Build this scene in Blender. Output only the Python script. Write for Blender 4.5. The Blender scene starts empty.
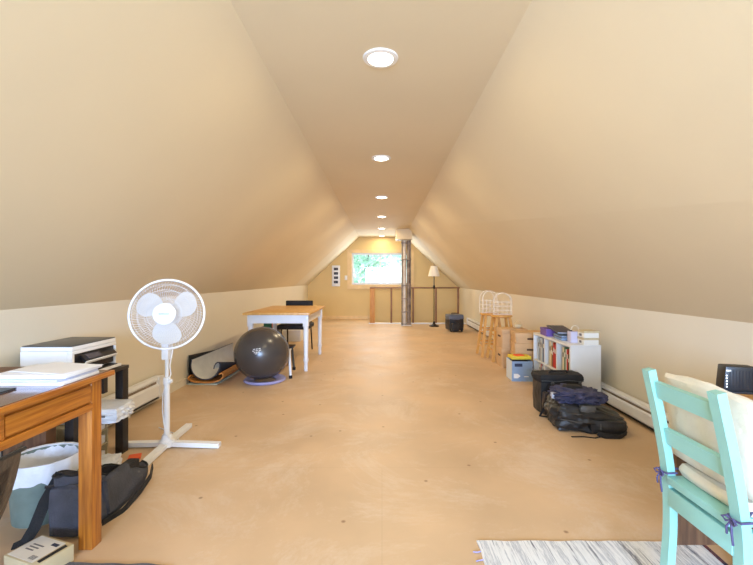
import bpy, bmesh, math, random
from mathutils import Vector, Matrix, noise
random.seed(7)
C = bpy.context.scene.collection
sc = bpy.context.scene
R = math.radians
PI = math.pi

# ------------------------------------------------------------------ camera
cam = bpy.data.cameras.new('camera'); co = bpy.data.objects.new('camera', cam); C.objects.link(co)
co.location = (0, 0, 1.15); co.rotation_euler = (R(90), 0, 0)
cam.sensor_width = 36; cam.lens = 400 / 753 * 36
cam.shift_x = -5.5 / 753; cam.shift_y = -3.5 / 753
cam.clip_start = 0.05; cam.clip_end = 300
sc.camera = co

# ------------------------------------------------------------------ world
w = bpy.data.worlds.new('world'); sc.world = w; w.use_nodes = True
wn = w.node_tree; bg = wn.nodes['Background']
bg.inputs[0].default_value = (0.84, 1.0, 0.97, 1); bg.inputs[1].default_value = 1.3

# ------------------------------------------------------------------ exposure
vs = sc.view_settings
vs.view_transform = 'Standard'; vs.look = 'None'; vs.gamma = 1; vs.use_curve_mapping = False
vs.exposure = 0.38

# ------------------------------------------------------------------ added rear fill, daylight through the back window
def area(name, loc, rot, sx, sy, power, col):
    l = bpy.data.lights.new(name, 'AREA'); l.shape = 'RECTANGLE'; l.size = sx; l.size_y = sy
    l.energy = power; l.color = col
    o = bpy.data.objects.new(name, l); o.location = loc; o.rotation_euler = rot; C.objects.link(o); return o
area('rear_cool_fill', (-0.2, -3.55, 1.30), (R(90), 0, 0), 1.8, 1.3, 425, (0.41, 0.61, 1.0))  # unseen fill, added to cool and brighten the surfaces near the camera
area('daylight_back_window', (-0.05, 11.72, 1.45), (R(-90), 0, 0), 1.6, 0.85, 26, (0.86, 0.94, 1.0))

# ------------------------------------------------------------------ materials
def lin(c):
    out = []
    for v in c[:3]:
        v /= 255.0
        out.append(v / 12.92 if v <= 0.04045 else ((v + 0.055) / 1.055) ** 2.4)
    return (*out, 1)
def mat(name, col, rough=0.6, metal=0.0, var=0.06, scale=8.0, bump=0.0, bscale=60.0, stretch=None, col2=None, coat=0.0, spec=0.5, sheen=0.0, alpha=None, trans=0.0):
    m = bpy.data.materials.new(name); m.use_nodes = True
    nt = m.node_tree; N = nt.nodes; L = nt.links
    b = N['Principled BSDF']
    b.inputs['Roughness'].default_value = rough; b.inputs['Metallic'].default_value = metal
    b.inputs['Specular IOR Level'].default_value = spec
    b.inputs['Coat Weight'].default_value = coat; b.inputs['Coat Roughness'].default_value = 0.12
    b.inputs['Sheen Weight'].default_value = sheen
    b.inputs['Transmission Weight'].default_value = trans
    c = lin(col)
    tc = N.new('ShaderNodeTexCoord'); mp = N.new('ShaderNodeMapping')
    L.new(tc.outputs['Object'], mp.inputs[0])
    if stretch: mp.inputs['Scale'].default_value = stretch
    nz = N.new('ShaderNodeTexNoise'); nz.inputs['Scale'].default_value = scale; nz.inputs['Detail'].default_value = 5
    L.new(mp.outputs[0], nz.inputs['Vector'])
    rp = N.new('ShaderNodeValToRGB'); L.new(nz.outputs['Fac'], rp.inputs[0])
    lo = tuple(max(0, x * (1 - var)) for x in c[:3]) + (1,); hi = tuple(min(1, x * (1 + var)) for x in c[:3]) + (1,)
    if col2: lo = lin(col2); hi = c
    rp.color_ramp.elements[0].position = 0.35; rp.color_ramp.elements[1].position = 0.65
    rp.color_ramp.elements[0].color = lo; rp.color_ramp.elements[1].color = hi
    L.new(rp.outputs[0], b.inputs['Base Color'])
    if bump > 0:
        n2 = N.new('ShaderNodeTexNoise'); n2.inputs['Scale'].default_value = bscale; n2.inputs['Detail'].default_value = 3
        L.new(mp.outputs[0], n2.inputs['Vector'])
        bp = N.new('ShaderNodeBump'); bp.inputs['Strength'].default_value = bump; bp.inputs['Distance'].default_value = 0.01
        L.new(n2.outputs['Fac'], bp.inputs['Height']); L.new(bp.outputs[0], b.inputs['Normal'])
    return m
def emis(name, col, strength):
    m = bpy.data.materials.new(name); m.use_nodes = True
    b = m.node_tree.nodes['Principled BSDF']
    b.inputs['Base Color'].default_value = (1, 1, 1, 1)
    b.inputs['Emission Color'].default_value = lin(col); b.inputs['Emission Strength'].default_value = strength
    return m
M = {}
M['slope'] = mat('paint_tan', (226, 209, 175), 0.75, var=0.03, scale=0.7, bump=0.05, bscale=25)
M['slope_pale'] = mat('end_section_pale', (230, 218, 192), 0.75, var=0.03, scale=1.0)
M['knee'] = mat('paint_cream', (226, 216, 194), 0.7, var=0.02, scale=1.0, bump=0.04, bscale=30)
M['back'] = mat('paint_back', (228, 200, 142), 0.75, var=0.03, scale=1.2)
M['trimwood'] = mat('trim_wood', (236, 206, 152), 0.5, var=0.08, scale=6)
M['white'] = mat('white_enamel', (235, 236, 238), 0.35, var=0.02)
M['whiteplastic'] = mat('white_plastic', (244, 243, 240), 0.3, var=0.01)
M['laminate'] = mat('white_laminate', (224, 224, 222), 0.4, var=0.015)
M['black'] = mat('black_plastic', (26, 26, 28), 0.4, var=0.2)
M['blackwood'] = mat('black_wood', (34, 30, 30), 0.45, var=0.2)
M['blackfabric'] = mat('black_fabric', (30, 30, 32), 0.8, var=0.35, scale=12, bump=0.4, bscale=90)
M['blackshiny'] = mat('black_nylon', (38, 38, 38), 0.42, var=0.4, scale=10, bump=0.35, bscale=40)
M['greyfabric'] = mat('charcoal_canvas', (70, 72, 82), 0.85, var=0.2, scale=14, bump=0.4, bscale=120)
M['navy'] = mat('navy_cloth', (66, 68, 98), 0.8, var=0.35, scale=16, bump=0.5, bscale=40)
M['leather'] = mat('dark_leather', (62, 54, 50), 0.42, var=0.3, scale=9, bump=0.35, bscale=50)
M['darkrubber'] = mat('dark_rubber', (24, 24, 26), 0.7)
M['screen'] = mat('grey_screen', (92, 88, 96), 0.2, var=0.03)
M['greylid'] = mat('grey_lid', (84, 84, 82), 0.4, var=0.06)
M['oak'] = mat('orange_oak', (196, 124, 40), 0.38, var=0.2, scale=4.5, stretch=(22, 1, 22), col2=(156, 86, 18), coat=0.3)
M['oakleg'] = mat('orange_oak_upright', (194, 122, 40), 0.4, scale=4.5, stretch=(22, 22, 1), col2=(150, 84, 24), coat=0.3)
M['oaktop'] = mat('worn_desk_top', (112, 72, 56), 0.22, scale=3, stretch=(10, 1, 1), col2=(84, 52, 42), coat=0.6)
M['desktop2'] = mat('honey_desk_top', (222, 168, 98), 0.4, scale=4, stretch=(1, 8, 1), col2=(206, 148, 78), coat=0.2)
M['darkpanel'] = mat('brown_panel', (122, 86, 58), 0.5, scale=5, stretch=(12, 1, 1), col2=(92, 62, 42))
M['pine'] = mat('pine', (226, 178, 104), 0.4, scale=4, stretch=(8, 1, 1), col2=(212, 160, 86), coat=0.2)
M['stoolwood'] = mat('stool_wood', (222, 166, 84), 0.4, scale=5, stretch=(6, 6, 1), col2=(208, 150, 70), coat=0.3)
M['postwood'] = mat('post_wood', (206, 150, 80), 0.5, scale=5, stretch=(8, 8, 1), col2=(190, 132, 64))
M['railwood'] = mat('rail_wood', (142, 98, 62), 0.5, scale=6, col2=(120, 80, 50))
M['teal'] = mat('mint_paint', (146, 200, 190), 0.4, var=0.04, scale=6, coat=0.15)
M['teal_dark'] = mat('green_seat_paint', (40, 110, 90), 0.5, var=0.05)
M['cream'] = mat('cream_cotton', (222, 211, 188), 0.9, var=0.03, scale=20, bump=0.35, bscale=30, sheen=0.2)
M['purpletie'] = mat('purple_tie', (84, 78, 118), 0.85, var=0.1)
M['cardboard'] = mat('cardboard', (212, 174, 128), 0.8, var=0.06, scale=5)
M['cardboard_dark'] = mat('slot_dark', (88, 62, 42), 0.85)
M['kraft'] = mat('pale_cardboard', (206, 190, 152), 0.8, var=0.05)
M['label'] = mat('white_label', (236, 232, 222), 0.7, var=0.02)
M['print'] = mat('grey_print', (120, 118, 120), 0.7, var=0.05)
M['bluebox'] = mat('blue_card', (136, 158, 184), 0.6, var=0.04)
M['lightblue'] = mat('pale_card', (214, 224, 232), 0.6, var=0.02)
M['yellow'] = mat('yellow_card', (238, 208, 62), 0.6)
M['orange'] = mat('orange_card', (236, 96, 46), 0.6)
M['navylabel'] = mat('navy_label', (44, 54, 80), 0.6)
M['ball'] = mat('graphite_vinyl', (66, 62, 60), 0.27, var=0.04, spec=0.6)
M['lilac'] = mat('lilac_plastic', (160, 158, 206), 0.5, var=0.04)
M['matgrey'] = mat('grey_foam', (206, 206, 202), 0.7, var=0.05, scale=9)
M['matdark'] = mat('slate_foam', (62, 66, 80), 0.8)
M['cork'] = mat('orange_cork', (212, 146, 76), 0.7, scale=30, col2=(186, 118, 52))
M['palegreen'] = mat('pale_green_foam', (196, 206, 192), 0.7)
M['bin'] = mat('grey_teal_plastic', (112, 128, 120), 0.45, var=0.08, scale=20)
M['paper'] = mat('white_paper', (236, 236, 240), 0.7, var=0.01)
M['paperblue'] = mat('blue_grey_paper', (188, 194, 214), 0.7, var=0.02)
M['shade'] = mat('lamp_shade', (250, 244, 224), 0.8, var=0.01)
M['metaldark'] = mat('bronze_metal', (52, 44, 40), 0.4, metal=0.6)
M['galv'] = mat('galvanised_steel', (222, 214, 200), 0.4, metal=0.1, scale=7, col2=(196, 186, 170))
M['galvdark'] = mat('dark_steel', (164, 148, 130), 0.5, metal=0.1, scale=9, col2=(104, 90, 78))
M['whitewire'] = mat('white_wire', (240, 232, 214), 0.4, var=0.02)
M['purple'] = mat('purple_card', (112, 84, 164), 0.6, var=0.05)
M['greyblue'] = mat('grey_blue_fabric', (132, 156, 190), 0.7, var=0.05)
M['charcoal'] = mat('charcoal_folder', (74, 74, 84), 0.6)
M['casegrey'] = mat('slate_shell', (92, 100, 116), 0.35, var=0.1)
M['ledw'] = emis('led_white', (230, 240, 255), 3.0)
M['lens'] = emis('lamp_lens', (255, 244, 222), 14.0)
M['metalwhite'] = mat('white_trim_metal', (240, 236, 228), 0.35)
M['alu'] = mat('window_aluminium', (196, 192, 184), 0.4, metal=0.3)
M['leaf'] = mat('leaf_green', (192, 238, 214), 0.6, var=0.3, scale=3)
M['leaf2'] = mat('leaf_blue_green', (200, 236, 226), 0.6, var=0.3, scale=3)
M['bark'] = mat('bark', (120, 104, 90), 0.9, var=0.2)

# glass: fresnel mix of clear and glossy
def glassmat():
    m = bpy.data.materials.new('window_glass'); m.use_nodes = True
    nt = m.node_tree; nt.nodes.clear()
    o = nt.nodes.new('ShaderNodeOutputMaterial'); t = nt.nodes.new('ShaderNodeBsdfTransparent'); g = nt.nodes.new('ShaderNodeBsdfGlossy')
    g.inputs['Roughness'].default_value = 0.02; x = nt.nodes.new('ShaderNodeMixShader'); x.inputs[0].default_value = 0.03
    nt.links.new(t.outputs[0], x.inputs[1]); nt.links.new(g.outputs[0], x.inputs[2]); nt.links.new(x.outputs[0], o.inputs[0])
    return m
M['glass'] = glassmat()

def linermat():
    m = mat('thin_white_plastic', (226, 230, 236), 0.35, var=0.04, scale=20, bump=0.6, bscale=25)
    return m
M['liner'] = linermat()

# floor: painted plywood with scuffs and specks
def floormat():
    m = mat('painted_subfloor', (205, 174, 138), 0.42, var=0.10, scale=1.5)
    nt = m.node_tree; N = nt.nodes; L = nt.links; b = N['Principled BSDF']; b.inputs['Specular IOR Level'].default_value = 0.35
    tc = [n for n in N if n.type == 'TEX_COORD'][0]
    base = b.inputs['Base Color'].links[0].from_socket
    # pale worn scuffs
    n1 = N.new('ShaderNodeTexNoise'); n1.inputs['Scale'].default_value = 1.3; n1.inputs['Detail'].default_value = 12; n1.inputs['Roughness'].default_value = 0.8; n1.inputs['Distortion'].default_value = 0.6
    L.new(tc.outputs['Object'], n1.inputs['Vector'])
    r1 = N.new('ShaderNodeValToRGB'); r1.color_ramp.elements[0].position = 0.50; r1.color_ramp.elements[1].position = 0.68
    r1.color_ramp.elements[1].color = (0.62, 0.62, 0.62, 1)
    L.new(n1.outputs['Fac'], r1.inputs[0])
    mx = N.new('ShaderNodeMix'); mx.data_type = 'RGBA'; L.new(r1.outputs[0], mx.inputs[0]); L.new(base, mx.inputs[6]); mx.inputs[7].default_value = lin((224, 206, 184))
    # dark specks
    v = N.new('ShaderNodeTexVoronoi'); v.voronoi_dimensions = '2D'; v.inputs['Scale'].default_value = 1.7; L.new(tc.outputs['Object'], v.inputs['Vector'])
    r2 = N.new('ShaderNodeValToRGB'); r2.color_ramp.elements[0].position = 0.010; r2.color_ramp.elements[1].position = 0.022
    r2.color_ramp.elements[0].color = (0.7, 0.7, 0.7, 1); r2.color_ramp.elements[1].color = (0, 0, 0, 1)
    L.new(v.outputs['Distance'], r2.inputs[0])
    m2 = N.new('ShaderNodeMix'); m2.data_type = 'RGBA'; L.new(r2.outputs[0], m2.inputs[0]); L.new(mx.outputs[2], m2.inputs[6]); m2.inputs[7].default_value = lin((126, 84, 52))
    # sheet seams
    br = N.new('ShaderNodeTexBrick'); br.inputs['Scale'].default_value = 1.0; br.inputs['Brick Width'].default_value = 2.44; br.inputs['Row Height'].default_value = 1.22
    br.inputs['Mortar Size'].default_value = 0.003; br.inputs['Color1'].default_value = (1, 1, 1, 1); br.inputs['Color2'].default_value = (1, 1, 1, 1); br.inputs['Mortar'].default_value = (0.95, 0.94, 0.93, 1)
    L.new(tc.outputs['Object'], br.inputs['Vector'])
    m3 = N.new('ShaderNodeMix'); m3.data_type = 'RGBA'; m3.blend_type = 'MULTIPLY'; m3.inputs[0].default_value = 1
    L.new(m2.outputs[2], m3.inputs[6]); L.new(br.outputs['Color'], m3.inputs[7]); L.new(m3.outputs[2], b.inputs['Base Color'])
    n3 = N.new('ShaderNodeTexNoise'); n3.inputs['Scale'].default_value = 3; n3.inputs['Detail'].default_value = 6; L.new(tc.outputs['Object'], n3.inputs['Vector'])
    mr = N.new('ShaderNodeMapRange'); mr.inputs[3].default_value = 0.38; mr.inputs[4].default_value = 0.62; L.new(n3.outputs['Fac'], mr.inputs[0]); L.new(mr.outputs[0], b.inputs['Roughness'])
    return m
M['floor'] = floormat()

# rag rug: woven stripes across the width
def rugmat(name, stops, scale, weave=220, sh=(1, 0.04, 1)):
    m = bpy.data.materials.new(name); m.use_nodes = True; nt = m.node_tree; N = nt.nodes; L = nt.links; b = N['Principled BSDF']
    b.inputs['Roughness'].default_value = 0.95
    tc = N.new('ShaderNodeTexCoord'); mp = N.new('ShaderNodeMapping'); mp.inputs['Scale'].default_value = sh; L.new(tc.outputs['Object'], mp.inputs[0])
    nz = N.new('ShaderNodeTexNoise'); nz.inputs['Scale'].default_value = scale; nz.inputs['Detail'].default_value = 6; nz.inputs['Roughness'].default_value = 0.75; L.new(mp.outputs[0], nz.inputs['Vector'])
    r = N.new('ShaderNodeValToRGB'); cr = r.color_ramp
    cr.elements[0].position = stops[0][0]; cr.elements[0].color = lin(stops[0][1])
    cr.elements[1].position = stops[-1][0]; cr.elements[1].color = lin(stops[-1][1])
    for p, c in stops[1:-1]:
        e = cr.elements.new(p); e.color = lin(c)
    L.new(nz.outputs['Fac'], r.inputs[0]); L.new(r.outputs[0], b.inputs['Base Color'])
    n2 = N.new('ShaderNodeTexNoise'); n2.inputs['Scale'].default_value = weave; L.new(tc.outputs['Object'], n2.inputs['Vector'])
    bp = N.new('ShaderNodeBump'); bp.inputs['Strength'].default_value = 0.6; bp.inputs['Distance'].default_value = 0.004; L.new(n2.outputs['Fac'], bp.inputs['Height']); L.new(bp.outputs[0], b.inputs['Normal'])
    return m
M['rug'] = rugmat('rag_weave', [(0.33, (46, 46, 56)), (0.39, (130, 132, 142)), (0.43, (218, 220, 222)), (0.50, (232, 232, 232)), (0.545, (172, 176, 184)), (0.58, (230, 230, 230)), (0.62, (90, 98, 112)), (0.68, (214, 208, 208))], 20)
M['rug2'] = rugmat('grey_weave', [(0.35, (70, 74, 84)), (0.45, (112, 116, 124)), (0.55, (84, 88, 98)), (0.65, (150, 152, 156))], 22, sh=(0.05, 1, 1))
M['rugedge'] = mat('rug_edge', (96, 50, 54), 0.9, scale=40, col2=(44, 44, 58))

# ------------------------------------------------------------------ geometry helpers
def NB(): return bmesh.new()
def add_box(bm, x0, x1, y0, y1, z0, z1, mi=0, mtx=None):
    vs = [Vector((x, y, z)) for z in (z0, z1) for y in (y0, y1) for x in (x0, x1)]
    if mtx is not None: vs = [mtx @ v for v in vs]
    v = [bm.verts.new(p) for p in vs]
    for f in ((0, 2, 3, 1), (4, 5, 7, 6), (0, 1, 5, 4), (2, 6, 7, 3), (0, 4, 6, 2), (1, 3, 7, 5)):
        fc = bm.faces.new([v[i] for i in f]); fc.material_index = mi
def bbox(x0, x1, y0, y1, z0, z1, bev=0.0, seg=2, mtx=None):
    bm = NB(); add_box(bm, x0, x1, y0, y1, z0, z1)
    if bev > 0: bmesh.ops.bevel(bm, geom=bm.edges[:], offset=bev, segments=seg, profile=0.6, affect='EDGES')
    if mtx is not None: bmesh.ops.transform(bm, matrix=mtx, verts=bm.verts[:])
    return bm
def add_tube(bm, pts, r, seg=10, closed=False, cap=True, radii=None):
    pts = [Vector(p) for p in pts]; n = len(pts); rings = []
    up = None
    for i, p in enumerate(pts):
        if closed: t = (pts[(i + 1) % n] - pts[i - 1])
        else: t = pts[min(i + 1, n - 1)] - pts[max(i - 1, 0)]
        t.normalize()
        if up is None: up = Vector((0, 0, 1)) if abs(t.z) < 0.9 else Vector((1, 0, 0))
        s = t.cross(up)
        if s.length < 1e-4: s = t.orthogonal()
        s.normalize(); u = s.cross(t).normalized(); up = u
        rr = radii[i] if radii else r
        rings.append([bm.verts.new(p + (s * math.cos(a) + u * math.sin(a)) * rr) for a in [2 * PI * k / seg for k in range(seg)]])
    for i in range(n if closed else n - 1):
        A = rings[i]; B = rings[(i + 1) % n]
        for k in range(seg):
            bm.faces.new((A[k], A[(k + 1) % seg], B[(k + 1) % seg], B[k]))
    if cap and not closed:
        bm.faces.new(rings[0][::-1]); bm.faces.new(rings[-1])
def tube(pts, r, seg=10, **k):
    bm = NB(); add_tube(bm, pts, r, seg, **k); return bm
def add_sweep(bm, pts, w, d, side):
    """rectangular section: w along 'side', d perpendicular to side and path"""
    pts = [Vector(p) for p in pts]; side = Vector(side).normalized(); n = len(pts); rings = []
    for i, p in enumerate(pts):
        t = (pts[min(i + 1, n - 1)] - pts[max(i - 1, 0)]).normalized()
        s = (side - t * side.dot(t)).normalized(); u = t.cross(s)
        ww = w[i] if isinstance(w, (list, tuple)) else w; dd = d[i] if isinstance(d, (list, tuple)) else d
        rings.append([bm.verts.new(p + s * a * ww / 2 + u * b * dd / 2) for a, b in ((-1, -1), (1, -1), (1, 1), (-1, 1))])
    for i in range(n - 1):
        for k in range(4):
            bm.faces.new((rings[i][k], rings[i][(k + 1) % 4], rings[i + 1][(k + 1) % 4], rings[i + 1][k]))
    bm.faces.new(rings[0][::-1]); bm.faces.new(rings[-1])
def sweep(pts, w, d, side, bev=0.0):
    bm = NB(); add_sweep(bm, pts, w, d, side)
    if bev > 0: bmesh.ops.bevel(bm, geom=[e for e in bm.edges if e.calc_face_angle(0) > 0.6], offset=bev, segments=2, affect='EDGES')
    return bm
def add_lathe(bm, prof, seg=32, cx=0, cy=0, sx=1, sy=1, close_top=True, close_bot=True):
    rings = []
    for r, z in prof:
        rings.append([bm.verts.new((cx + sx * r * math.cos(2 * PI * k / seg), cy + sy * r * math.sin(2 * PI * k / seg), z)) for k in range(seg)])
    for A, B in zip(rings, rings[1:]):
        for k in range(seg): bm.faces.new((A[k], A[(k + 1) % seg], B[(k + 1) % seg], B[k]))
    if close_bot: bm.faces.new(rings[0][::-1])
    if close_top: bm.faces.new(rings[-1])
def lathe(prof, seg=32, **k):
    bm = NB(); add_lathe(bm, prof, seg, **k); return bm
def blob(sx, sy, sz, p=0.5, amp=0.0, fr=3.0, seed=0, cuts=14, base=None, fold=None):
    """puffy cushion or bag: super-ellipsoid with creases; sits with its lowest face at z=0"""
    bm = NB(); bmesh.ops.create_cube(bm, size=2)
    bmesh.ops.subdivide_edges(bm, edges=bm.edges[:], cuts=cuts, use_grid_fill=True)
    off = Vector((seed * 7.1, seed * 3.3, seed * 1.7))
    for v in bm.verts:
        c = v.co.copy(); q = c.normalized()
        pr = c.lerp(q * 1.0 * max(abs(c.x), abs(c.y), abs(c.z)) * 1.15, p)
        nv = noise.noise(pr * fr + off) + 0.5 * noise.noise(pr * fr * 2.3 + off)
        if fold: nv += fold * math.sin(pr.x * 9 + pr.y * 5 + 3 * noise.noise(pr * 2 + off)) * 0.5
        pr = pr + q * nv * amp
        v.co = Vector((pr.x * sx, pr.y * sy, pr.z * sz + sz))
        if base is not None and v.co.z < base: v.co.z = base
    return bm
def xf(bm, m): bmesh.ops.transform(bm, matrix=m, verts=bm.verts[:]); return bm
def T(x, y, z): return Matrix.Translation((x, y, z))
def RX(a): return Matrix.Rotation(R(a), 4, 'X')
def RY(a): return Matrix.Rotation(R(a), 4, 'Y')
def RZ(a): return Matrix.Rotation(R(a), 4, 'Z')
def obj(name, bm, m, parent=None, smooth=None, label=None, bev=0):
    me = bpy.data.meshes.new(name)
    bmesh.ops.recalc_face_normals(bm, faces=bm.faces[:])
    if smooth is None: smooth = 35
    if smooth:
        for f in bm.faces: f.smooth = True
        for e in bm.edges:
            if len(e.link_faces) == 2 and e.calc_face_angle(0) > R(smooth): e.smooth = False
    bm.to_mesh(me); bm.free()
    for x in (m if isinstance(m, (list, tuple)) else [m]): me.materials.append(x)
    o = bpy.data.objects.new(name, me); C.objects.link(o)
    if parent: o.parent = parent
    if label: o['label'] = label
    return o
def thing(name, label, cat, loc=(0, 0, 0), rotz=0, group=None):
    o = bpy.data.objects.new(name, None); C.objects.link(o); o.empty_display_size = 0.05
    o.location = loc; o.rotation_euler = (0, 0, R(rotz)); o['label'] = label; o['category'] = cat
    if group: o['group'] = group
    return o
def tag(o, label, cat, group=None, loc=None, rotz=None):
    o['label'] = label; o['category'] = cat
    if group: o['group'] = group
    if loc is not None: o.location = loc
    if rotz is not None: o.rotation_euler = (0, 0, R(rotz))
    return o
def struct(name, bm, m, parent=None, label=None, smooth=0):
    o = obj(name, bm, m, parent, smooth=smooth)
    if not parent: o['kind'] = 'structure'
    if label: o['label'] = label
    return o
def dup(root, loc, rotz=None, label=None, group=None):
    r = root.copy(); C.objects.link(r); r.location = loc
    if rotz is not None: r.rotation_euler = (0, 0, R(rotz))
    if label: r['label'] = label
    if group: r['group'] = group
    for ch in list(root.children):
        c = ch.copy(); C.objects.link(c); c.parent = r
        for g in ch.children:
            d = g.copy(); C.objects.link(d); d.parent = c
    return r

# ------------------------------------------------------------------ room shell
YB, YF = -3.6, 11.54                # rear wall, back (window) wall
XL = -2.14
def XR(y): return 2.07 + 0.0109 * y
ZL, ZR, ZC = 0.975, 0.90, 2.36      # knee wall tops and flat ceiling
CL, CR = -0.66, 0.65
YW = 9.75                            # where the paler colour of the end section starts
SX0, SY0 = -0.32, 10.36             # stairwell opening

def slab(quads, t, mis=None):
    """quads given as 4 points each, thickened outward (away from the room's axis)"""
    bm = NB(); ctr = Vector((0, 5, 1.2))
    for i, q in enumerate(quads):
        q = [Vector(p) for p in q]
        n = (q[1] - q[0]).cross(q[2] - q[0]).normalized()
        if n.dot(q[0] - ctr) < 0: n = -n
        a = [bm.verts.new(p) for p in q]; b = [bm.verts.new(p + n * t) for p in q]
        mi = mis[i] if mis else 0
        fs = [bm.faces.new(a), bm.faces.new(b[::-1])]
        for k in range(4): fs.append(bm.faces.new((a[k], b[k], b[(k + 1) % 4], a[(k + 1) % 4])))
        for f in fs: f.material_index = mi
    return bm
# floor with the stairwell cut out
bm = NB()
add_box(bm, -2.3, 2.35, YB - .1, SY0, -0.2, 0)
add_box(bm, -2.3, SX0, SY0, YF + .1, -0.2, 0)
struct('floor', bm, M['floor'])
struct('wall_left', slab([[(XL, YB, 0), (XL, YF, 0), (XL, YF, ZL), (XL, YB, ZL)]], .08), M['knee'])
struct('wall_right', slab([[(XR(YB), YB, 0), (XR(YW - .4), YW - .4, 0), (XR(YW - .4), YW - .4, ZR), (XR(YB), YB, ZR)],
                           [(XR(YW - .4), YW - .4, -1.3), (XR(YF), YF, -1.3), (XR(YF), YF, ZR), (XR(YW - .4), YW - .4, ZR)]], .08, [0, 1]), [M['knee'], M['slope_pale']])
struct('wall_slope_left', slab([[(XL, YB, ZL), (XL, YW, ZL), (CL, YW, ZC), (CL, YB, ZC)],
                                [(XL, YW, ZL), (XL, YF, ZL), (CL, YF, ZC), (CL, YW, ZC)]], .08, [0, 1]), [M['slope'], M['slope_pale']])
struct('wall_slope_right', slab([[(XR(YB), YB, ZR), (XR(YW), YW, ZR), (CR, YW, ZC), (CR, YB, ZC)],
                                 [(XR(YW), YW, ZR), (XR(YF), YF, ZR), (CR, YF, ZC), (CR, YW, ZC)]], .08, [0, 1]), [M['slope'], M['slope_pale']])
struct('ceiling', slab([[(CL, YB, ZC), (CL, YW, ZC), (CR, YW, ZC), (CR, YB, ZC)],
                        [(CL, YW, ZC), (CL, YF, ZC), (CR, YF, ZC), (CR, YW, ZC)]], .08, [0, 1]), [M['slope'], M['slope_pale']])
# back wall round the window opening
WX0, WX1, WZ0, WZ1 = -0.87, 0.79, 0.99, 1.90
bm = NB()
for (a, b, c, d) in ((-2.25, WX0, -1.3, 2.45), (WX1, 2.35, -1.3, 2.45), (WX0, WX1, -1.3, WZ0), (WX0, WX1, WZ1, 2.45)):
    add_box(bm, a, b, YF, YF + .14, c, d)
struct('wall_back', bm, M['back'])
# rear wall behind the camera, with an unseen opening added for the cool fill
bm = NB()
for (a, b, c, d) in ((-2.3, -1.1, -.2, 2.5), (.7, 2.3, -.2, 2.5), (-1.1, .7, -.2, .65), (-1.1, .7, 1.95, 2.5)):
    add_box(bm, a, b, YB - .14, YB, c, d)
struct('wall_rear', bm, M['knee'])
# stairwell linings
bm = NB(); add_box(bm, SX0 - .04, SX0, SY0, YF, -1.3, -.2); add_box(bm, SX0, 2.3, SY0 - .04, SY0, -1.3, -.2); add_box(bm, SX0, 2.3, SY0, YF, -1.34, -1.3)
struct('trim_1', bm, M['back'])
# baseboards
bm = NB(); add_box(bm, XL, XL + .014, YB, YF, 0, .075); struct('baseboard_left', bm, M['knee'])
bm = NB(); add_box(bm, XL + .014, SX0, YF - .016, YF, 0, .09); struct('baseboard_back', bm, M['trimwood'])
bm = NB(); a0, a1 = -3.5, 10.3
v = [(XR(a0), a0), (XR(a1), a1), (XR(a1) - .014, a1), (XR(a0) - .014, a0)]
lo = [bm.verts.new((x, y, 0)) for x, y in v]; hi = [bm.verts.new((x, y, .075)) for x, y in v]
bm.faces.new(lo); bm.faces.new(hi)
for k in range(4): bm.faces.new((lo[k], lo[(k + 1) % 4], hi[(k + 1) % 4], hi[k]))
struct('baseboard_right', bm, M['knee'])
# white curb round the stair opening
bm = NB(); add_box(bm, SX0 - .02, 2.15, SY0 - .13, SY0 + .02, 0, .022); struct('trim_2', bm, M['white'])

# window in the back wall
bm = NB()
t = .13
add_box(bm, WX0 - t, WX0 - .0, YF - .025, YF, WZ0 - t, WZ1 + .10)
add_box(bm, WX1, WX1 + t, YF - .025, YF, WZ0 - t, WZ1 + .10)
add_box(bm, WX0, WX1, YF - .025, YF, WZ1, WZ1 + .10); add_box(bm, WX0, WX1, YF - .025, YF, WZ0 - t, WZ0)
win = struct('window_1', bm, M['trimwood'])
def framebm(x0, x1, y0, y1, z0, z1, w):
    b = NB(); add_box(b, x0, x1, y0, y1, z0, z0 + w); add_box(b, x0, x1, y0, y1, z1 - w, z1)
    add_box(b, x0, x0 + w, y0, y1, z0 + w, z1 - w); add_box(b, x1 - w, x1, y0, y1, z0 + w, z1 - w); return b
mid = (WX0 + WX1) / 2 - .01
struct('window_frame', framebm(WX0, WX1, YF + .03, YF + .10, WZ0, WZ1, .03), M['alu'], win)
s1 = struct('sash', framebm(WX0 + .03, mid + .02, YF + .045, YF + .065, WZ0 + .03, WZ1 - .03, .022), M['alu'], win)
s2 = struct('sash', framebm(mid - .02, WX1 - .03, YF + .07, YF + .09, WZ0 + .03, WZ1 - .03, .022), M['alu'], win)
b = NB(); add_box(b, WX0 + .05, mid, YF + .053, YF + .057, WZ0 + .05, WZ1 - .05); struct('pane', b, M['glass'], s1)
b = NB(); add_box(b, mid, WX1 - .05, YF + .078, YF + .082, WZ0 + .05, WZ1 - .05); struct('pane', b, M['glass'], s2)
# frame of the added rear opening, out of view
w2 = struct('added_rear_window', framebm(-1.16, .76, YB, YB + .02, .59, 2.01, .06), M['trimwood'])

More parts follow.
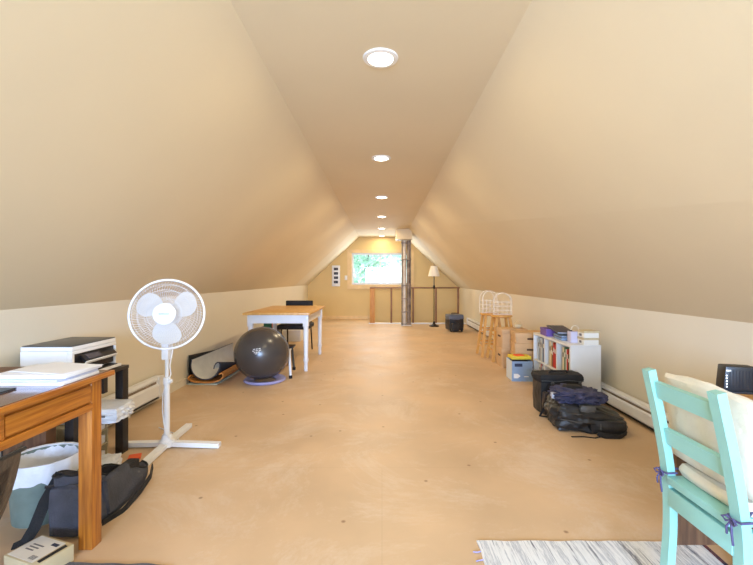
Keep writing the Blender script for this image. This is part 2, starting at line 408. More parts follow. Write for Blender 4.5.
# ------------------------------------------------------------------ recessed ceiling lights
def ceiling_light():
    t = thing('ceiling_light', '', 'ceiling light', group='recessed ceiling lights')
    b = lathe([(.066, -.002), (.070, -.010), (.094, -.007), (.098, 0)], 36, close_top=True, close_bot=False)
    obj('trim_ring', b, M['metalwhite'], t)
    b = lathe([(.001, -.006), (.066, -.006), (.066, -.002), (.001, -.002)], 28); obj('lens', b, M['lens'], t)
    return t
cl0 = ceiling_light()
LY = [2.19, 4.0, 5.9, 7.74, 9.55, 11.2]
LL = ['largest round recessed ceiling light, nearest the camera', 'second recessed ceiling light counted from the nearest one', 'third recessed ceiling light counted from the nearest one',
      'fourth recessed ceiling light, last before the two close to the pipe', 'recessed ceiling light just in front of the metal pipe boxing', 'recessed ceiling light farthest away, right above the window wall']
for i, y in enumerate(LY):
    o = cl0 if i == 0 else dup(cl0, (0, y, ZC))
    o.location = (-0.008, y, ZC); o['label'] = LL[i]
for i, y in enumerate(LY):
    l = bpy.data.lights.new('downlight', 'AREA'); l.shape = 'DISK'; l.size = .13; l.energy = (8, 10, 13, 15, 11, 5)[i]; l.color = (1.0, .81, .51)
    o = bpy.data.objects.new('downlight', l); o.location = (-.008, y, ZC - .015); C.objects.link(o)

# ------------------------------------------------------------------ trees seen through the back window
def tree(x, y, zc, rx, rz, m, label, n, seed, base=-4):
    rnd = random.Random(seed)
    t = thing('leafy_tree', label, 'tree', (x, y, base), group='trees outside the window')
    b = tube([(0, 0, 0), (.1, 0, (zc - base) * .5), (0, .05, zc - base + rz * .5)], .1, 8, radii=[.16, .11, .04])
    obj('trunk', b, M['bark'], t)
    b = NB()
    for i in range(n):
        d = Vector((rnd.gauss(0, 1), rnd.gauss(0, 1), rnd.gauss(0, 1))).normalized() * (rnd.random() ** .4)
        c = Vector((d.x * rx, d.y * rx, zc - base + d.z * rz)); c += Vector((noise.noise(c * .8), 0, noise.noise(c * .9))) * .5
        s = rnd.uniform(.07, .15); a = Vector((rnd.gauss(0, 1), rnd.gauss(0, 1), rnd.gauss(0, 1))).normalized(); e = a.orthogonal().normalized(); f = a.cross(e)
        q = [c + e * s, c + f * s * .5, c - e * s, c - f * s * .5]
        b.faces.new([b.verts.new(p) for p in q])
    obj('foliage', b, m, t, smooth=0)
tree(-2.9, 18, 2.2, 1.3, 2.2, M['leaf2'], 'pale leafy tree outside behind the left part of the window', 1500, 1)
tree(-.75, 21.5, 1.8, 1.0, 1.6, M['leaf'], 'green leafy tree outside near the middle bar of the window', 1500, 2)
tree(1.7, 27, 3.3, 1.5, 1.5, M['leaf2'], 'leafy tree crown outside high in the right part of the window', 1300, 3)

# ------------------------------------------------------------------ back of the room
# picture with four photos
t = thing('picture_frame', 'tall narrow white frame with four small dark photos on the back wall', 'picture', (-1.325, YF - .026, .94))
obj('frame', bbox(-.115, .115, 0, .024, 0, .60, .004), M['white'], t)
for k in range(4):
    b = NB(); z = .085 + k * .125
    add_box(b, -.06, .06, -.003, .0, z, z + .075); ph = obj('photo', b, M['black'], t)
    b = NB(); add_box(b, -.03 + .01 * k, .0 + .012 * k, -.0045, -.003, z + .015, z + .05); obj('light_patch', b, M['greylid'], ph)
t = thing('light_switch', 'small white light switch plate left of the window', 'switch', (-1.03, YF - .012, 1.12))
obj('plate', bbox(-.045, .045, 0, .011, 0, .13, .003), M['white'], t)
obj('rocker', bbox(-.016, .016, -.006, .0, .035, .095, .002), M['whiteplastic'], t)

# railing
t = thing('stair_railing', 'low brown wooden railing with thin posts around the stair opening', 'railing', (0, 10.30, 0))
obj('newel_post', bbox(-.31, -.185, -.06, .06, .022, .905, .004), M['postwood'], t, label='wide light wooden end post')
obj('top_rail', bbox(-.31, 2.0, -.025, .025, .905, .94, .004), M['railwood'], t)
for px in (.24, .80, 1.39, 1.96):
    obj('post', bbox(px - .022, px + .022, -.02, .02, .022, .905, .003), M['railwood'], t)
# metal pipe column
t = thing('metal_pipe_column', 'tall galvanised metal pipe column rising to the ceiling beside the window', 'pipe', (.595, 9.86, 0))
obj('pipe', lathe([(.052, .0), (.052, 2.10)], 24, cx=-.045), M['galv'], t)
obj('pipe', lathe([(.045, .0), (.045, 2.10)], 24, cx=.06), M['galvdark'], t, label='darker right pipe')
obj('side_channel', bbox(-.115, -.097, -.05, .05, 0, 2.10, .003), M['galvdark'], t)
obj('side_channel', bbox(.102, .118, -.05, .05, 0, 2.10, .003), M['galvdark'], t)
for z in (.03, .33, .66, .98, 1.62, 2.02):
    obj('strap', bbox(-.122, .124, -.062, .062, z, z + .025, .003), M['galvdark'], t)
obj('foot_plate', bbox(-.13, .13, -.08, .08, 0, .02, .003), M['galv'], t)
# boxed soffit above it
b = bbox(.34, .73, 9.66, 10.2, 2.112, ZC, .0)
struct('trim_3', b, M['slope'])
t = thing('smoke_detector', 'small round smoke detector hanging under the boxing by the pipe', 'detector', (.39, 9.72, 2.112))
obj('body', lathe([(.045, -.03), (.058, -.024), (.06, 0)], 24), M['white'], t)
obj('vent', lathe([(.025, -.036), (.03, -.03)], 20), M['greylid'], t)

# floor lamp
t = thing('floor_lamp', 'dark floor lamp with a cream cone shade in front of the railing', 'lamp', (1.265, 9.72, 0))
obj('base', lathe([(.115, 0), (.12, .02), (.06, .04), (.03, .07), (.03, .10), (.012, .13)], 28), M['metaldark'], t)
obj('pole', lathe([(.011, .12), (.011, .90), (.022, .92), (.03, .955), (.022, .99), (.011, 1.01), (.011, 1.25)], 16), M['metaldark'], t)
b = NB(); add_lathe(b, [(.145, 1.215), (.08, 1.465)], 32, close_top=False, close_bot=False); add_lathe(b, [(.142, 1.215), (.077, 1.465)], 32, close_top=False, close_bot=False)
obj('lamp_shade', b, M['shade'], t)
obj('finial', lathe([(.004, 1.25), (.004, 1.47), (.010, 1.48), (.004, 1.495)], 10), M['metaldark'], t)
obj('shade_ring', tube([(.078 * math.cos(a), .078 * math.sin(a), 1.46) for a in [k * PI / 12 for k in range(24)]], .003, 6, closed=True), M['metaldark'], t)

# rolling case
t = thing('rolling_case', 'dark slate rounded case with wheels on the floor right of the lamp', 'case', (1.60, 8.85, 0), 8)
b = blob(.165, .17, .165, .22, .02, 2, 3, cuts=10); xf(b, T(0, 0, .03)); obj('body', b, M['black'], t)
b = blob(.172, .172, .07, .35, .02, 2, 5, cuts=10); xf(b, T(0, 0, .235)); obj('lid', b, M['casegrey'], t)
obj('front_pocket', xf(blob(.09, .05, .09, .3, .02, 2, 6, cuts=8), T(-.05, -.19, .02)), M['blackshiny'], t)
obj('carry_handle', tube([(-.07, 0, .36), (-.06, 0, .395), (.06, 0, .395), (.07, 0, .36)], .009, 8), M['black'], t)
for s in (-1, 1): obj('wheel', xf(lathe([(.035, -.014), (.038, 0), (.035, .014)], 18), T(s * .12, -.14, .038) @ RY(90)), M['darkrubber'], t)

# ------------------------------------------------------------------ baseboard heaters
def heater(label, x, y0, y1, z0, h, side, rot=0):
    """side=+1: on the right wall (front faces -X); x is the wall plane"""
    L_ = y1 - y0; t = thing('baseboard_heater', label, 'heater', (x, (y0 + y1) / 2, 0), rot)
    s = -side
    prof = [(0, z0), (.055, z0), (.066, z0 + .012), (.066, z0 + h * .60), (.050, z0 + h * .68), (.050, z0 + h * .80), (.058, z0 + h * .86), (.050, z0 + h), (0, z0 + h)]
    b = NB(); A = [b.verts.new((s * p, -L_ / 2, z)) for p, z in prof]; B = [b.verts.new((s * p, L_ / 2, z)) for p, z in prof]
    for k in range(len(prof)): b.faces.new((A[k], A[(k + 1) % len(prof)], B[(k + 1) % len(prof)], B[k]))
    b.faces.new(A); b.faces.new(B[::-1]); obj('body', b, M['white'], t, smooth=15)
    xa, xb = sorted((s * .0505, s * .054)); obj('outlet_slot', bbox(xa, xb, -L_ / 2 + .09, L_ / 2 - .09, z0 + h * .69, z0 + h * .79), M['galvdark'], t)
    xa, xb = sorted((s * .0, s * .06)); obj('intake_slot', bbox(xa, xb, -L_ / 2 + .05, L_ / 2 - .05, z0 - .012, z0), M['black'], t)
    for e in (-1, 1):
        xa, xb = sorted((0, s * .072)); y = e * (L_ / 2 - .03)
        obj('end_cap', bbox(xa, xb, y - .035, y + .035, z0 - .006, z0 + h + .004, .004), M['white'], t)
    xa, xb = sorted((0, s * .03)); 
    obj('bracket', bbox(xa, xb, -.05, .05, 0, z0, 0), M['white'], t)
    return t
heater('long white baseboard heater on the right wall between bookcase and mint chair', XR(2.9) - .018, 2.02, 3.80, .03, .14, 1, -.6)
heater('white baseboard heater on the left wall behind the standing fan', XL + .016, 2.80, 3.76, .06, .185, -1)
heater('small distant white baseboard heater low on the right wall near the stools', XR(9) - .016, 7.9, 9.9, .03, .16, 1, -.6)

# ------------------------------------------------------------------ bar stools
def stool(label):
    t = thing('bar_stool', label, 'stool', (1.63, 6.02, 0), group='wooden stools by the right wall')
    obj('seat', lathe([(.02, .605), (.135, .607), (.152, .617), (.152, .634), (.140, .642), (.02, .638)], 32), M['stoolwood'], t)
    cs = [(-1, -1), (1, -1), (1, 1), (-1, 1)]
    def lp(c, z): k = .16 - .068 * z / .61; return Vector((c[0] * k, c[1] * k, z))
    for c in cs: obj('leg', sweep([lp(c, 0), lp(c, .612)], .034, .034, (0, 1, 0), .004), M['stoolwood'], t)
    for i in range(4):
        a, b_ = cs[i], cs[(i + 1) % 4]
        for z in ((.15, .36) if i % 2 else (.20, .40)):
            obj('rung', tube([lp(a, z), lp(b_, z)], .0105, 8), M['stoolwood'], t)
    return t
st = stool('light wooden round-seat stool, the farther one, behind its twin')
dup(st, (1.70, 5.70, 0), 0, 'light wooden round-seat stool, the nearer one, right behind the cardboard boxes')

# white wire arches on the stools
def wire_rack(label, loc, rz, wd, ht, n=1):
    t = thing('wire_rack', label, 'wire rack', loc, rz, 'arched white wire racks')
    def arch(y, w, h):
        return [(-w, y, 0)] + [(-w * math.cos(a), y, h - w + w * math.sin(a)) for a in [k * PI / 14 for k in range(15)]] + [(w, y, 0)]
    b = tube(arch(-.05, wd, ht), .005, 6); obj('front_arch', b, M['whitewire'], t)
    b = tube(arch(.05, wd, ht), .005, 6); obj('rear_arch', b, M['whitewire'], t)
    b = NB()
    for z in (.006, .06, .12, .18):
        for y in (-.05, .05): add_tube(b, [(-wd, y, z), (wd, y, z)], .0035, 6)
        for x in (-wd, wd): add_tube(b, [(x, -.05, z), (x, .05, z)], .0035, 6)
    for x in (-wd * .5, 0, wd * .5):
        for y in (-.05, .05): add_tube(b, [(x, y, 0), (x, y, .2)], .003, 6)
    obj('cross_wires', b, M['whitewire'], t)
wire_rack('arched white wire rack standing on the farther stool', (1.60, 6.02, .642), 12, .115, .33)
wire_rack('arched white wire rack standing on the nearer stool', (1.715, 5.70, .642), -8, .12, .31)

# ------------------------------------------------------------------ cardboard boxes
def carton(label, loc, rz, sx, sy, h, group='brown cardboard boxes', slots=1):
    t = thing('cardboard_box', label, 'box', loc, rz, group)
    obj('body', bbox(-sx / 2 + .008, sx / 2 - .008, -sy / 2 + .008, sy / 2 - .008, 0, h - .03, .003), M['cardboard'], t)
    obj('lid', bbox(-sx / 2, sx / 2, -sy / 2, sy / 2, h - .055, h - .001, .003), M['cardboard'], t)
    for k in range(slots):
        b = NB(); z = h * (.55 - .25 * k)
        add_box(b, -sx / 2 + .0065, -sx / 2 + .0085, -.055, .055, z, z + .024); obj('hand_hole', b, M['cardboard_dark'], t)
    b = NB(); add_box(b, -.05, .05, -sy / 2 + .0062, -sy / 2 + .0085, h * .35, h * .35 + .022); obj('hand_hole', b, M['cardboard_dark'], t)
    return t
carton('brown cardboard box on the floor, lower of the stack beside the stools', (1.72, 5.30, 0), 0, .35, .27, .25)
carton('brown lidded cardboard box, upper of the stack beside the stools', (1.715, 5.30, .25), 1, .34, .27, .25)
carton('brown cardboard box on the floor behind the blue box', (1.80, 4.90, 0), -7, .38, .30, .25)
carton('shallow brown cardboard box resting in the middle of the stack behind the blue box', (1.795, 4.90, .25), -8, .38, .30, .13)
carton('shallow brown cardboard box on top of the stack behind the blue box', (1.80, 4.905, .38), -7, .38, .30, .125)
# small round jar on top of boxes
t = thing('glass_jar', 'small pale round basket on top of the box stack behind the stools', 'basket', (1.80, 5.31, .50))
t.name = 'round_basket'
obj('body', lathe([(.035, 0), (.05, .02), (.05, .05), (.045, .055)], 20), M['kraft'], t)
obj('carry_handle', tube([(-.045 * math.cos(a), 0, .05 + .05 * math.sin(a)) for a in [k * PI / 10 for k in range(11)]], .003, 6), M['kraft'], t)

# blue box
t = thing('blue_carton', 'open blue and white printed cardboard box on the floor before the bookcase', 'box', (1.58, 4.62, 0), -2)
b = NB(); th = .004; X0, X1, Y0, Y1, H = -.115, .115, -.13, .10, .225
obj('floor_panel', bbox(X0, X1, Y0, Y1, 0, th), M['bluebox'], t)
obj('front_panel', bbox(X0, X1, Y0, Y0 + th, th, H), M['bluebox'], t)
obj('rear_panel', bbox(X0, X1, Y1 - th, Y1, th, H), M['bluebox'], t)
obj('side_panel', bbox(X0, X0 + th, Y0 + th, Y1 - th, th, H), M['lightblue'], t, label='white printed side')
obj('side_panel', bbox(X1 - th, X1, Y0 + th, Y1 - th, th, H), M['bluebox'], t)
obj('label_patch', bbox(-.085, .0, Y0 - .002, Y0, .165, .20), M['navylabel'], t)
b = NB()
A = [(-.095, .035), (-.05, .035), (-.02, .06), (-.05, .085), (-.095, .085)]
f = [b.verts.new((x, Y0 - .002, z)) for x, z in A]; g = [b.verts.new((x, Y0, z)) for x, z in A]
b.faces.new(f); b.faces.new(g[::-1])
for k in range(5): b.faces.new((f[k], f[(k + 1) % 5], g[(k + 1) % 5], g[k]))
obj('arrow_mark', b, M['label'], t)
obj('print_line', bbox(.02, .07, Y0 - .002, Y0, .05, .058), M['label'], t)
tag(obj('yellow_folder', bbox(-.105, .115, -.07, .09, .0, .035, .004), M['yellow']), 'yellow folder lying across the top of the blue box', 'folder', loc=(1.585, 4.625, .232))
tag(obj('orange_packet', bbox(-.05, .05, -.04, .04, 0, .012, .003), M['orange']), 'orange packet lying on the yellow folder', 'packet', loc=(1.58, 4.62, .267), rotz=15)
M_ = None
# black rim of something dark inside the box
tag(obj('black_pouch', bbox(-.105, .105, -.115, .085, .0, .20, .012), M['black']), 'black pouch inside the blue box', 'pouch', loc=(1.58, 4.62, .008), rotz=-2)

# ------------------------------------------------------------------ bookcase
BX0, BX1, BY0, BY1, BH = 1.72, 2.0, 3.65, 4.55, .545
t = thing('bookcase', 'low white laminate bookcase with six cubbies against the right wall', 'bookcase', (BX0, BY0, 0))
dx, ly = BX1 - BX0, BY1 - BY0
obj('top_panel', bbox(0, dx, 0, ly, BH - .022, BH, .002), M['laminate'], t)
obj('side_panel', bbox(0, dx, 0, .02, 0, BH - .022, .002), M['laminate'], t)
obj('side_panel', bbox(0, dx, ly - .02, ly, 0, BH - .022, .002), M['laminate'], t)
obj('shelf', bbox(.004, dx - .008, .02, ly - .02, .235, .253), M['laminate'], t)
obj('bottom_panel', bbox(.004, dx - .008, .02, ly - .02, .02, .04), M['laminate'], t)
obj('back_panel', bbox(dx - .006, dx - .001, .02, ly - .02, .02, BH - .022), M['laminate'], t)
cw = (ly - .04 - .04) / 3
for k in (1, 2):
    y = .02 + k * cw + (k - 1) * .02
    for z0, z1 in ((.04, .235), (.253, BH - .022)): obj('divider', bbox(.004, dx - .008, y, y + .02, z0, z1), M['laminate'], t)
BC = {'white': (230, 228, 220), 'cream': (226, 214, 180), 'grey': (140, 146, 158), 'slate blue': (88, 104, 140), 'red': (206, 52, 44), 'orange red': (222, 84, 48), 'dark': (48, 44, 48), 'green': (96, 130, 96), 'pink': (214, 130, 130), 'tan': (196, 160, 110), 'pale blue': (176, 196, 214), 'maroon': (120, 40, 46), 'black': (34, 34, 36)}
BM_ = {k: mat('book_' + k.replace(' ', '_'), v, .55, var=.05) for k, v in BC.items()}
def book(col, y, z, wd, hh, dd, label, group, lean=0):
    t = thing('book', label, 'book', (BX0 + .02, y, z), 0, group)
    c = NB(); add_box(c, 0, .003, 0, wd, 0, hh); add_box(c, 0, dd, 0, .002, 0, hh); add_box(c, 0, dd, wd - .002, wd, 0, hh)
    obj('cover', c, BM_[col], t)
    obj('pages', bbox(.003, dd - .004, .002, wd - .002, .003, hh - .004), M['paper'], t)
    obj('title_band', bbox(-.0006, 0, wd * .2, wd * .8, hh * .62, hh * .8), M['print'] if col in ('white', 'cream', 'pale blue', 'pink') else M['label'], t)
    return t
cubb = [.02 + k * (cw + .02) for k in range(3)]
rows = {
    (2, 1): ('upper far', [('grey', .03, .235), ('slate blue', .035, .245), ('pale blue', .03, .24), ('white', .028, .25), ('grey', .03, .22), ('pale blue', .04, .24)]),
    (1, 1): ('upper middle', [('orange red', .035, .24), ('red', .03, .235), ('red', .028, .25), ('maroon', .02, .2), ('tan', .03, .21), ('cream', .04, .25)]),
    (0, 1): ('upper near', [('cream', .045, .25), ('dark', .02, .19), ('red', .025, .235), ('white', .02, .23), ('green', .03, .245), ('cream', .035, .24)]),
    (2, 0): ('lower far', [('pink', .03, .17), ('white', .03, .18), ('pale blue', .03, .165), ('pink', .028, .18), ('white', .04, .175)]),
    (1, 0): ('lower middle', [('black', .05, .15), ('orange red', .03, .17), ('grey', .03, .18), ('cream', .03, .165), ('dark', .03, .17)]),
    (0, 0): ('lower near', [('cream', .04, .18), ('slate blue', .03, .17), ('dark', .04, .165)]),
}
ordn = ['first', 'second', 'third', 'fourth', 'fifth', 'sixth']
for (cidx, r), (nm, bl) in rows.items():
    y = BY0 + cubb[cidx] + .006
    for i, (c, wd, hh) in enumerate(bl):
        art = 'an' if c[0] in 'aeiou' else 'a'
        book(c, y, .041 if r == 0 else .254, wd, hh, .17 + .01 * (i % 3), f'{c} book in the {nm} cubby of the bookcase, {ordn[i]} from the near end', f'books in the {nm} cubby')
        y += wd + .0015

# things on the bookcase
t = thing('purple_box', 'purple box on the far end of the bookcase top', 'box', (1.80, 4.30, BH), -4)
obj('body', bbox(-.065, .065, -.10, .10, 0, .055, .004), M['purple'], t); obj('lid', bbox(-.068, .068, -.103, .103, .055, .078, .004), M['purple'], t)
t = thing('blue_pouch', 'light blue fabric pouch with dark piping beside the purple box', 'pouch', (1.835, 4.02, BH), -4)
obj('body', blob(.075, .12, .024, .3, .02, 2, 2, cuts=8), M['greyblue'], t)
obj('piping', tube([(x, y, .03) for x, y in ((-.076, -.12), (.076, -.12), (.076, .12), (-.076, .12))], .004, 6, closed=True), M['navylabel'], t)
t = thing('slanted_folder', 'charcoal binder slanting from the purple box onto the blue pouch', 'folder', (1.835, 4.14, BH + .083), -6)
t.rotation_euler = (R(5), R(0), R(-6))
obj('cover', bbox(-.085, .085, -.20, .15, .0, .014, .003), M['charcoal'], t); obj('pages', bbox(-.08, .08, -.203, .14, .003, .011), M['paperblue'], t)
t = thing('lilac_carton', 'pale lilac carton with a thin wire handle between pouch and cream boxes', 'box', (1.845, 3.825, BH), 0)
obj('body', bbox(-.055, .055, -.035, .04, 0, .105, .003), mat('pale_lilac', (206, 202, 224), .6), t); 
obj('wire_handle', tube([(.0 + .04 * -math.cos(a), 0, .105 + .055 * math.sin(a)) for a in [k * PI / 12 for k in range(13)]], .0028, 6), M['whitewire'], t)
obj('clip', bbox(-.05, -.03, -.01, .01, .105, .117, .002), M['black'], t)
for i, (z, lb) in enumerate(((0, 'flat cream carton on the near end of the bookcase, lower of two'), (.064, 'flat cream carton stacked on another at the near end of the bookcase'))):
    t = thing('cream_carton', lb, 'box', (1.918, 3.73, BH + z), 1.5 * i, 'cream cartons on the bookcase')
    obj('body', bbox(-.068, .068, -.065, .055, 0, .054, .002), M['kraft' if i == 2 else 'label'], t)
    obj('lid_edge', bbox(-.071, .071, -.068, .058, .044, .062, .002), M['kraft'], t)
    obj('printed_mark', bbox(-.0695, -.068, -.02, .02, .012, .034), M['print'], t)

# ------------------------------------------------------------------ bags by the bookcase
t = thing('duffel_bag', 'upright black duffel bag standing in front of the bookcase', 'bag', (1.53, 3.50, 0), 2)
obj('body', blob(.185, .09, .155, .18, .025, 2.5, 1, cuts=14, base=.001), M['blackshiny'], t)
b = blob(.198, .10, .036, .3, .04, 2.2, 4, cuts=12); obj('lid', xf(b, T(0, 0, .262)), M['blackfabric'], t)
obj('zipper', tube([(x, -.106, .283 + .004 * math.sin(x * 30)) for x in [-.18 + .018 * k for k in range(21)]], .003, 6), M['greylid'], t)
obj('buckle', bbox(-.10, -.075, -.115, -.098, .255, .275, .003), M['greylid'], t)
obj('buckle', bbox(.14, .16, -.115, -.098, .255, .275, .003), M['greylid'], t)
obj('carry_handle', tube([(-.08, -.02, .335), (-.07, -.03, .352), (.07, -.03, .352), (.08, -.02, .335)], .009, 8), M['black'], t)
obj('strap', sweep([(-.12, -.105, .26), (-.15, -.125, .16), (-.18, -.14, .06), (-.215, -.15, .008), (-.16, -.18, .006), (-.09, -.20, .006)], .028, .004, (1, 0.4, 0)), M['blackfabric'], t)
obj('side_pocket', xf(blob(.06, .03, .10, .4, .06, 3, 8, cuts=8, base=.001), T(-.115, -.115, 0)), M['leather'], t, label='brown-grey mesh side pocket')
t = thing('black_backpack', 'large black backpack lying flat on the floor by the heater', 'backpack', (1.58, 3.13, 0), -8)
b = blob(.255, .165, .10, .42, .13, 2.4, 11, cuts=26, base=.001, fold=.55)
for v in b.verts:      # wedge: high at the left, low at the right
    k = (v.co.x + .255) / .51; v.co.z *= 1.12 - .55 * max(0, k) ** 1.5
obj('body', b, M['blackshiny'], t)
obj('front_pocket', xf(blob(.13, .07, .05, .4, .06, 2.4, 12, cuts=10, base=.001), T(.11, -.13, .012) @ RZ(-4)), M['blackshiny'], t)
obj('side_pocket', xf(blob(.06, .05, .035, .4, .05, 2.4, 13, cuts=8), T(-.02, -.11, .135)), M['greylid'], t, label='dark grey pocket flap')
obj('shoulder_strap', sweep([(.20, -.16, .07), (.22, -.20, .03), (.16, -.235, .012), (.06, -.24, .018), (.02, -.22, .03)], .035, .012, (0.2, 0, 1)), M['blackfabric'], t)
obj('zipper', tube([(-.22 + .04 * k, -.165 - .012 * math.sin(k * .55), .10 - .004 * k) for k in range(12)], .0035, 6), M['greylid'], t)
obj('zip_pull', bbox(.045, .055, -.20, -.19, .04, .09, .002), M['greylid'], t)
obj('webbing_strap', sweep([(.06, -.22, .012), (-.01, -.25, .004), (-.08, -.235, .004), (-.17, -.25, .004)], .014, .003, (0, 1, 0)), M['blackfabric'], t)
t = thing('navy_jacket', 'crumpled navy blue jacket lying on top of the black backpack', 'jacket', (1.515, 3.14, .19), -10)
obj('body', blob(.155, .13, .05, .45, .30, 3.2, 21, cuts=28, fold=.5), M['navy'], t)
obj('sleeve', xf(blob(.10, .045, .035, .5, .18, 3, 23, cuts=14, fold=.5), T(.11, -.03, .02) @ RZ(-25)), M['navy'], t)
obj('lining', xf(blob(.07, .04, .022, .5, .15, 3, 24, cuts=10), T(-.01, .03, .075)), M['blackfabric'], t)
obj('cuff', xf(blob(.022, .03, .02, .4, .1, 3, 25, cuts=6), T(-.165, -.04, .03)), M['paperblue'], t)

# ------------------------------------------------------------------ exercise ball
t = thing('exercise_ball', 'large dark grey shiny exercise ball on a lilac ring', 'exercise ball', (-1.344, 4.48, .032))
b = NB(); bmesh.ops.create_uvsphere(b, u_segments=64, v_segments=40, radius=.30)
for v in b.verts: v.co.z = v.co.z * .965 + .29
obj('ball', b, M['ball'], t)
def on_ball(az, el, r=.3015):     # az from -Y direction, positive to the right
    return Vector((r * math.cos(el) * math.sin(az), -r * math.cos(el) * math.cos(az), r * math.sin(el) * .965 + .29))
b = NB()
for i, (w_, e0) in enumerate(((.13, .30), (.15, .24), (.10, .18), (.06, .13))):
    for s in range(3 if i < 3 else 2):
        a0 = .12 + (s - 1.5) * w_ * .75; a1 = a0 + w_ * .55
        n_ = 4; top = [b.verts.new(on_ball(a0 + (a1 - a0) * k / n_, e0 + .028 + .12 * (a0 + (a1 - a0) * k / n_ - .0))) for k in range(n_ + 1)]
        bo = [b.verts.new(on_ball(a0 + (a1 - a0) * k / n_, e0 + .12 * (a0 + (a1 - a0) * k / n_ - .0))) for k in range(n_ + 1)]
        for k in range(n_): b.faces.new((top[k], top[k + 1], bo[k + 1], bo[k]))
obj('printed_mark', b, M['matgrey'], t)
t = thing('ball_ring_base', 'flat lilac plastic ring base under the exercise ball', 'ring base', (-1.325, 4.53, 0))
obj('ring', lathe([(.11, .004), (.12, .0), (.215, .0), (.232, .012), (.222, .03), (.17, .028), (.12, .012)], 48, close_top=False, close_bot=False), M['lilac'], t)

# small white frame behind the ball
t = thing('folding_step', 'small white metal step frame with dark feet behind the exercise ball', 'step stool', (-1.24, 4.85, 0))
fp = [(.182, -.22), (.125, .22), (-.22, .22), (-.20, .03)]
for i, (x, y) in enumerate(fp):
    lg = obj('leg', tube([(x, y, .02), (x * .86, y * .8, .31)], .015, 10), M['white'] if i != 1 else M['greylid'], t)
    obj('rubber_foot', lathe([(.02, 0), (.021, .03), (.017, .035)], 12, cx=x, cy=y), M['darkrubber'], lg)
obj('step_board', bbox(-.18, .155, .0, .18, .305, .33, .006), M['black'], t)
obj('side_bar', tube([(.182 * .86, -.22 * .8, .30), (.125 * .86, .22 * .8, .30)], .012, 8), M['white'], t)
obj('side_bar', tube([(-.2 * .86, .03 * .8, .30), (-.22 * .86, .22 * .8, .30)], .012, 8), M['white'], t)

# foam mats by the left wall: cross-section strips extruded along Y
def strip(prof, y0, y1, th, prof2=None):
    b = NB(); ny = 10; n = len(prof); inn = []; out = []
    for j in range(ny + 1):
        w_ = min(1, j / ny * 2.2) if prof2 else 0; y = y0 + (y1 - y0) * j / ny
        P = [Vector((a[0] * (1 - w_) + (c[0] * w_), 0, a[1] * (1 - w_) + c[1] * w_)) for a, c in zip(prof, prof2 or prof)]
        nor = []
        for i in range(n):
            t_ = (P[min(i + 1, n - 1)] - P[max(i - 1, 0)]).normalized(); nor.append(Vector((-t_.z, 0, t_.x)))
        inn.append([b.verts.new(P[i] + nor[i] * th / 2 + Vector((0, y, 0))) for i in range(n)])
        out.append([b.verts.new(P[i] - nor[i] * th / 2 + Vector((0, y, 0))) for i in range(n)])
    for j in range(ny):
        for i in range(n - 1):
            f = b.faces.new((inn[j][i], inn[j][i + 1], inn[j + 1][i + 1], inn[j + 1][i])); f.material_index = 0
            f = b.faces.new((out[j][i], out[j + 1][i], out[j + 1][i + 1], out[j][i + 1])); f.material_index = 1
        for i in (0, n - 1):
            f = b.faces.new((inn[j][i], inn[j + 1][i], out[j + 1][i], out[j][i])); f.material_index = 1
    for j in (0, ny):
        for i in range(n - 1):
            f = b.faces.new((inn[j][i], out[j][i], out[j][i + 1], inn[j][i + 1])); f.material_index = 1
    return b
def smoothp(pts, k=3):
    for _ in range(k):
        q = [pts[0]]
        for a, b_ in zip(pts, pts[1:]): q += [(a[0] * .75 + b_[0] * .25, a[1] * .75 + b_[1] * .25), (a[0] * .25 + b_[0] * .75, a[1] * .25 + b_[1] * .75)]
        q.append(pts[-1]); pts = q
    return pts
y0m = 4.36
g = smoothp([(-.15, .27), (-.165, .20), (-.135, .11), (-.06, .056), (.03, .052), (.10, .085), (.145, .15), (.165, .21), (.15, .245), (.118, .235), (.10, .205), (.092, .17)])
g2 = smoothp([(-.15, .27), (-.162, .20), (-.14, .12), (-.09, .07), (.0, .06), (.07, .07), (.11, .09), (.135, .115), (.15, .13), (.155, .138), (.158, .143), (.16, .148)])
t = thing('foam_mat', 'grey foam mat with dark edges curled open along the left wall', 'mat', (-1.925, y0m, 0), -1)
obj('sheet', strip(g, 0, 1.15, .012, g2), [M['matgrey'], M['matdark']], t)
b = NB()
for k, yy in enumerate((.18, .42, .68, .9)):
    pass
t = thing('cork_mat', 'orange cork mat curled beneath the grey foam mat', 'mat', (-1.925, y0m - .03, 0), -1)
c_ = smoothp([(-.155, .10), (-.178, .085), (-.175, .06), (-.13, .036), (-.05, .028), (.05, .026), (.11, .034), (.165, .05), (.205, .085), (.205, .12), (.18, .135), (.162, .115)])
bmx = strip(c_, 0, 1.05, .012)
obj('sheet', bmx, [M['cork'], M['cork']], t)
tag(obj('folded_sheet', bbox(-.16, .165, 0, 1.0, 0, .012, .003), M['palegreen']), 'flat pale sheet on the floor under the curled cork mat', 'sheet', loc=(-1.955, y0m - .02, 0), rotz=-1)
b = bbox(-.006, .006, 0, .8, 0, .30, .002)
for v in b.verts:
    if v.co.z > .1: v.co.z -= .07 * v.co.y / .8 - .012
o = tag(obj('black_board', b, M['black']), 'thin black board leaning on the left wall behind the foam mat', 'board', loc=(-2.118, y0m + .03, .0))

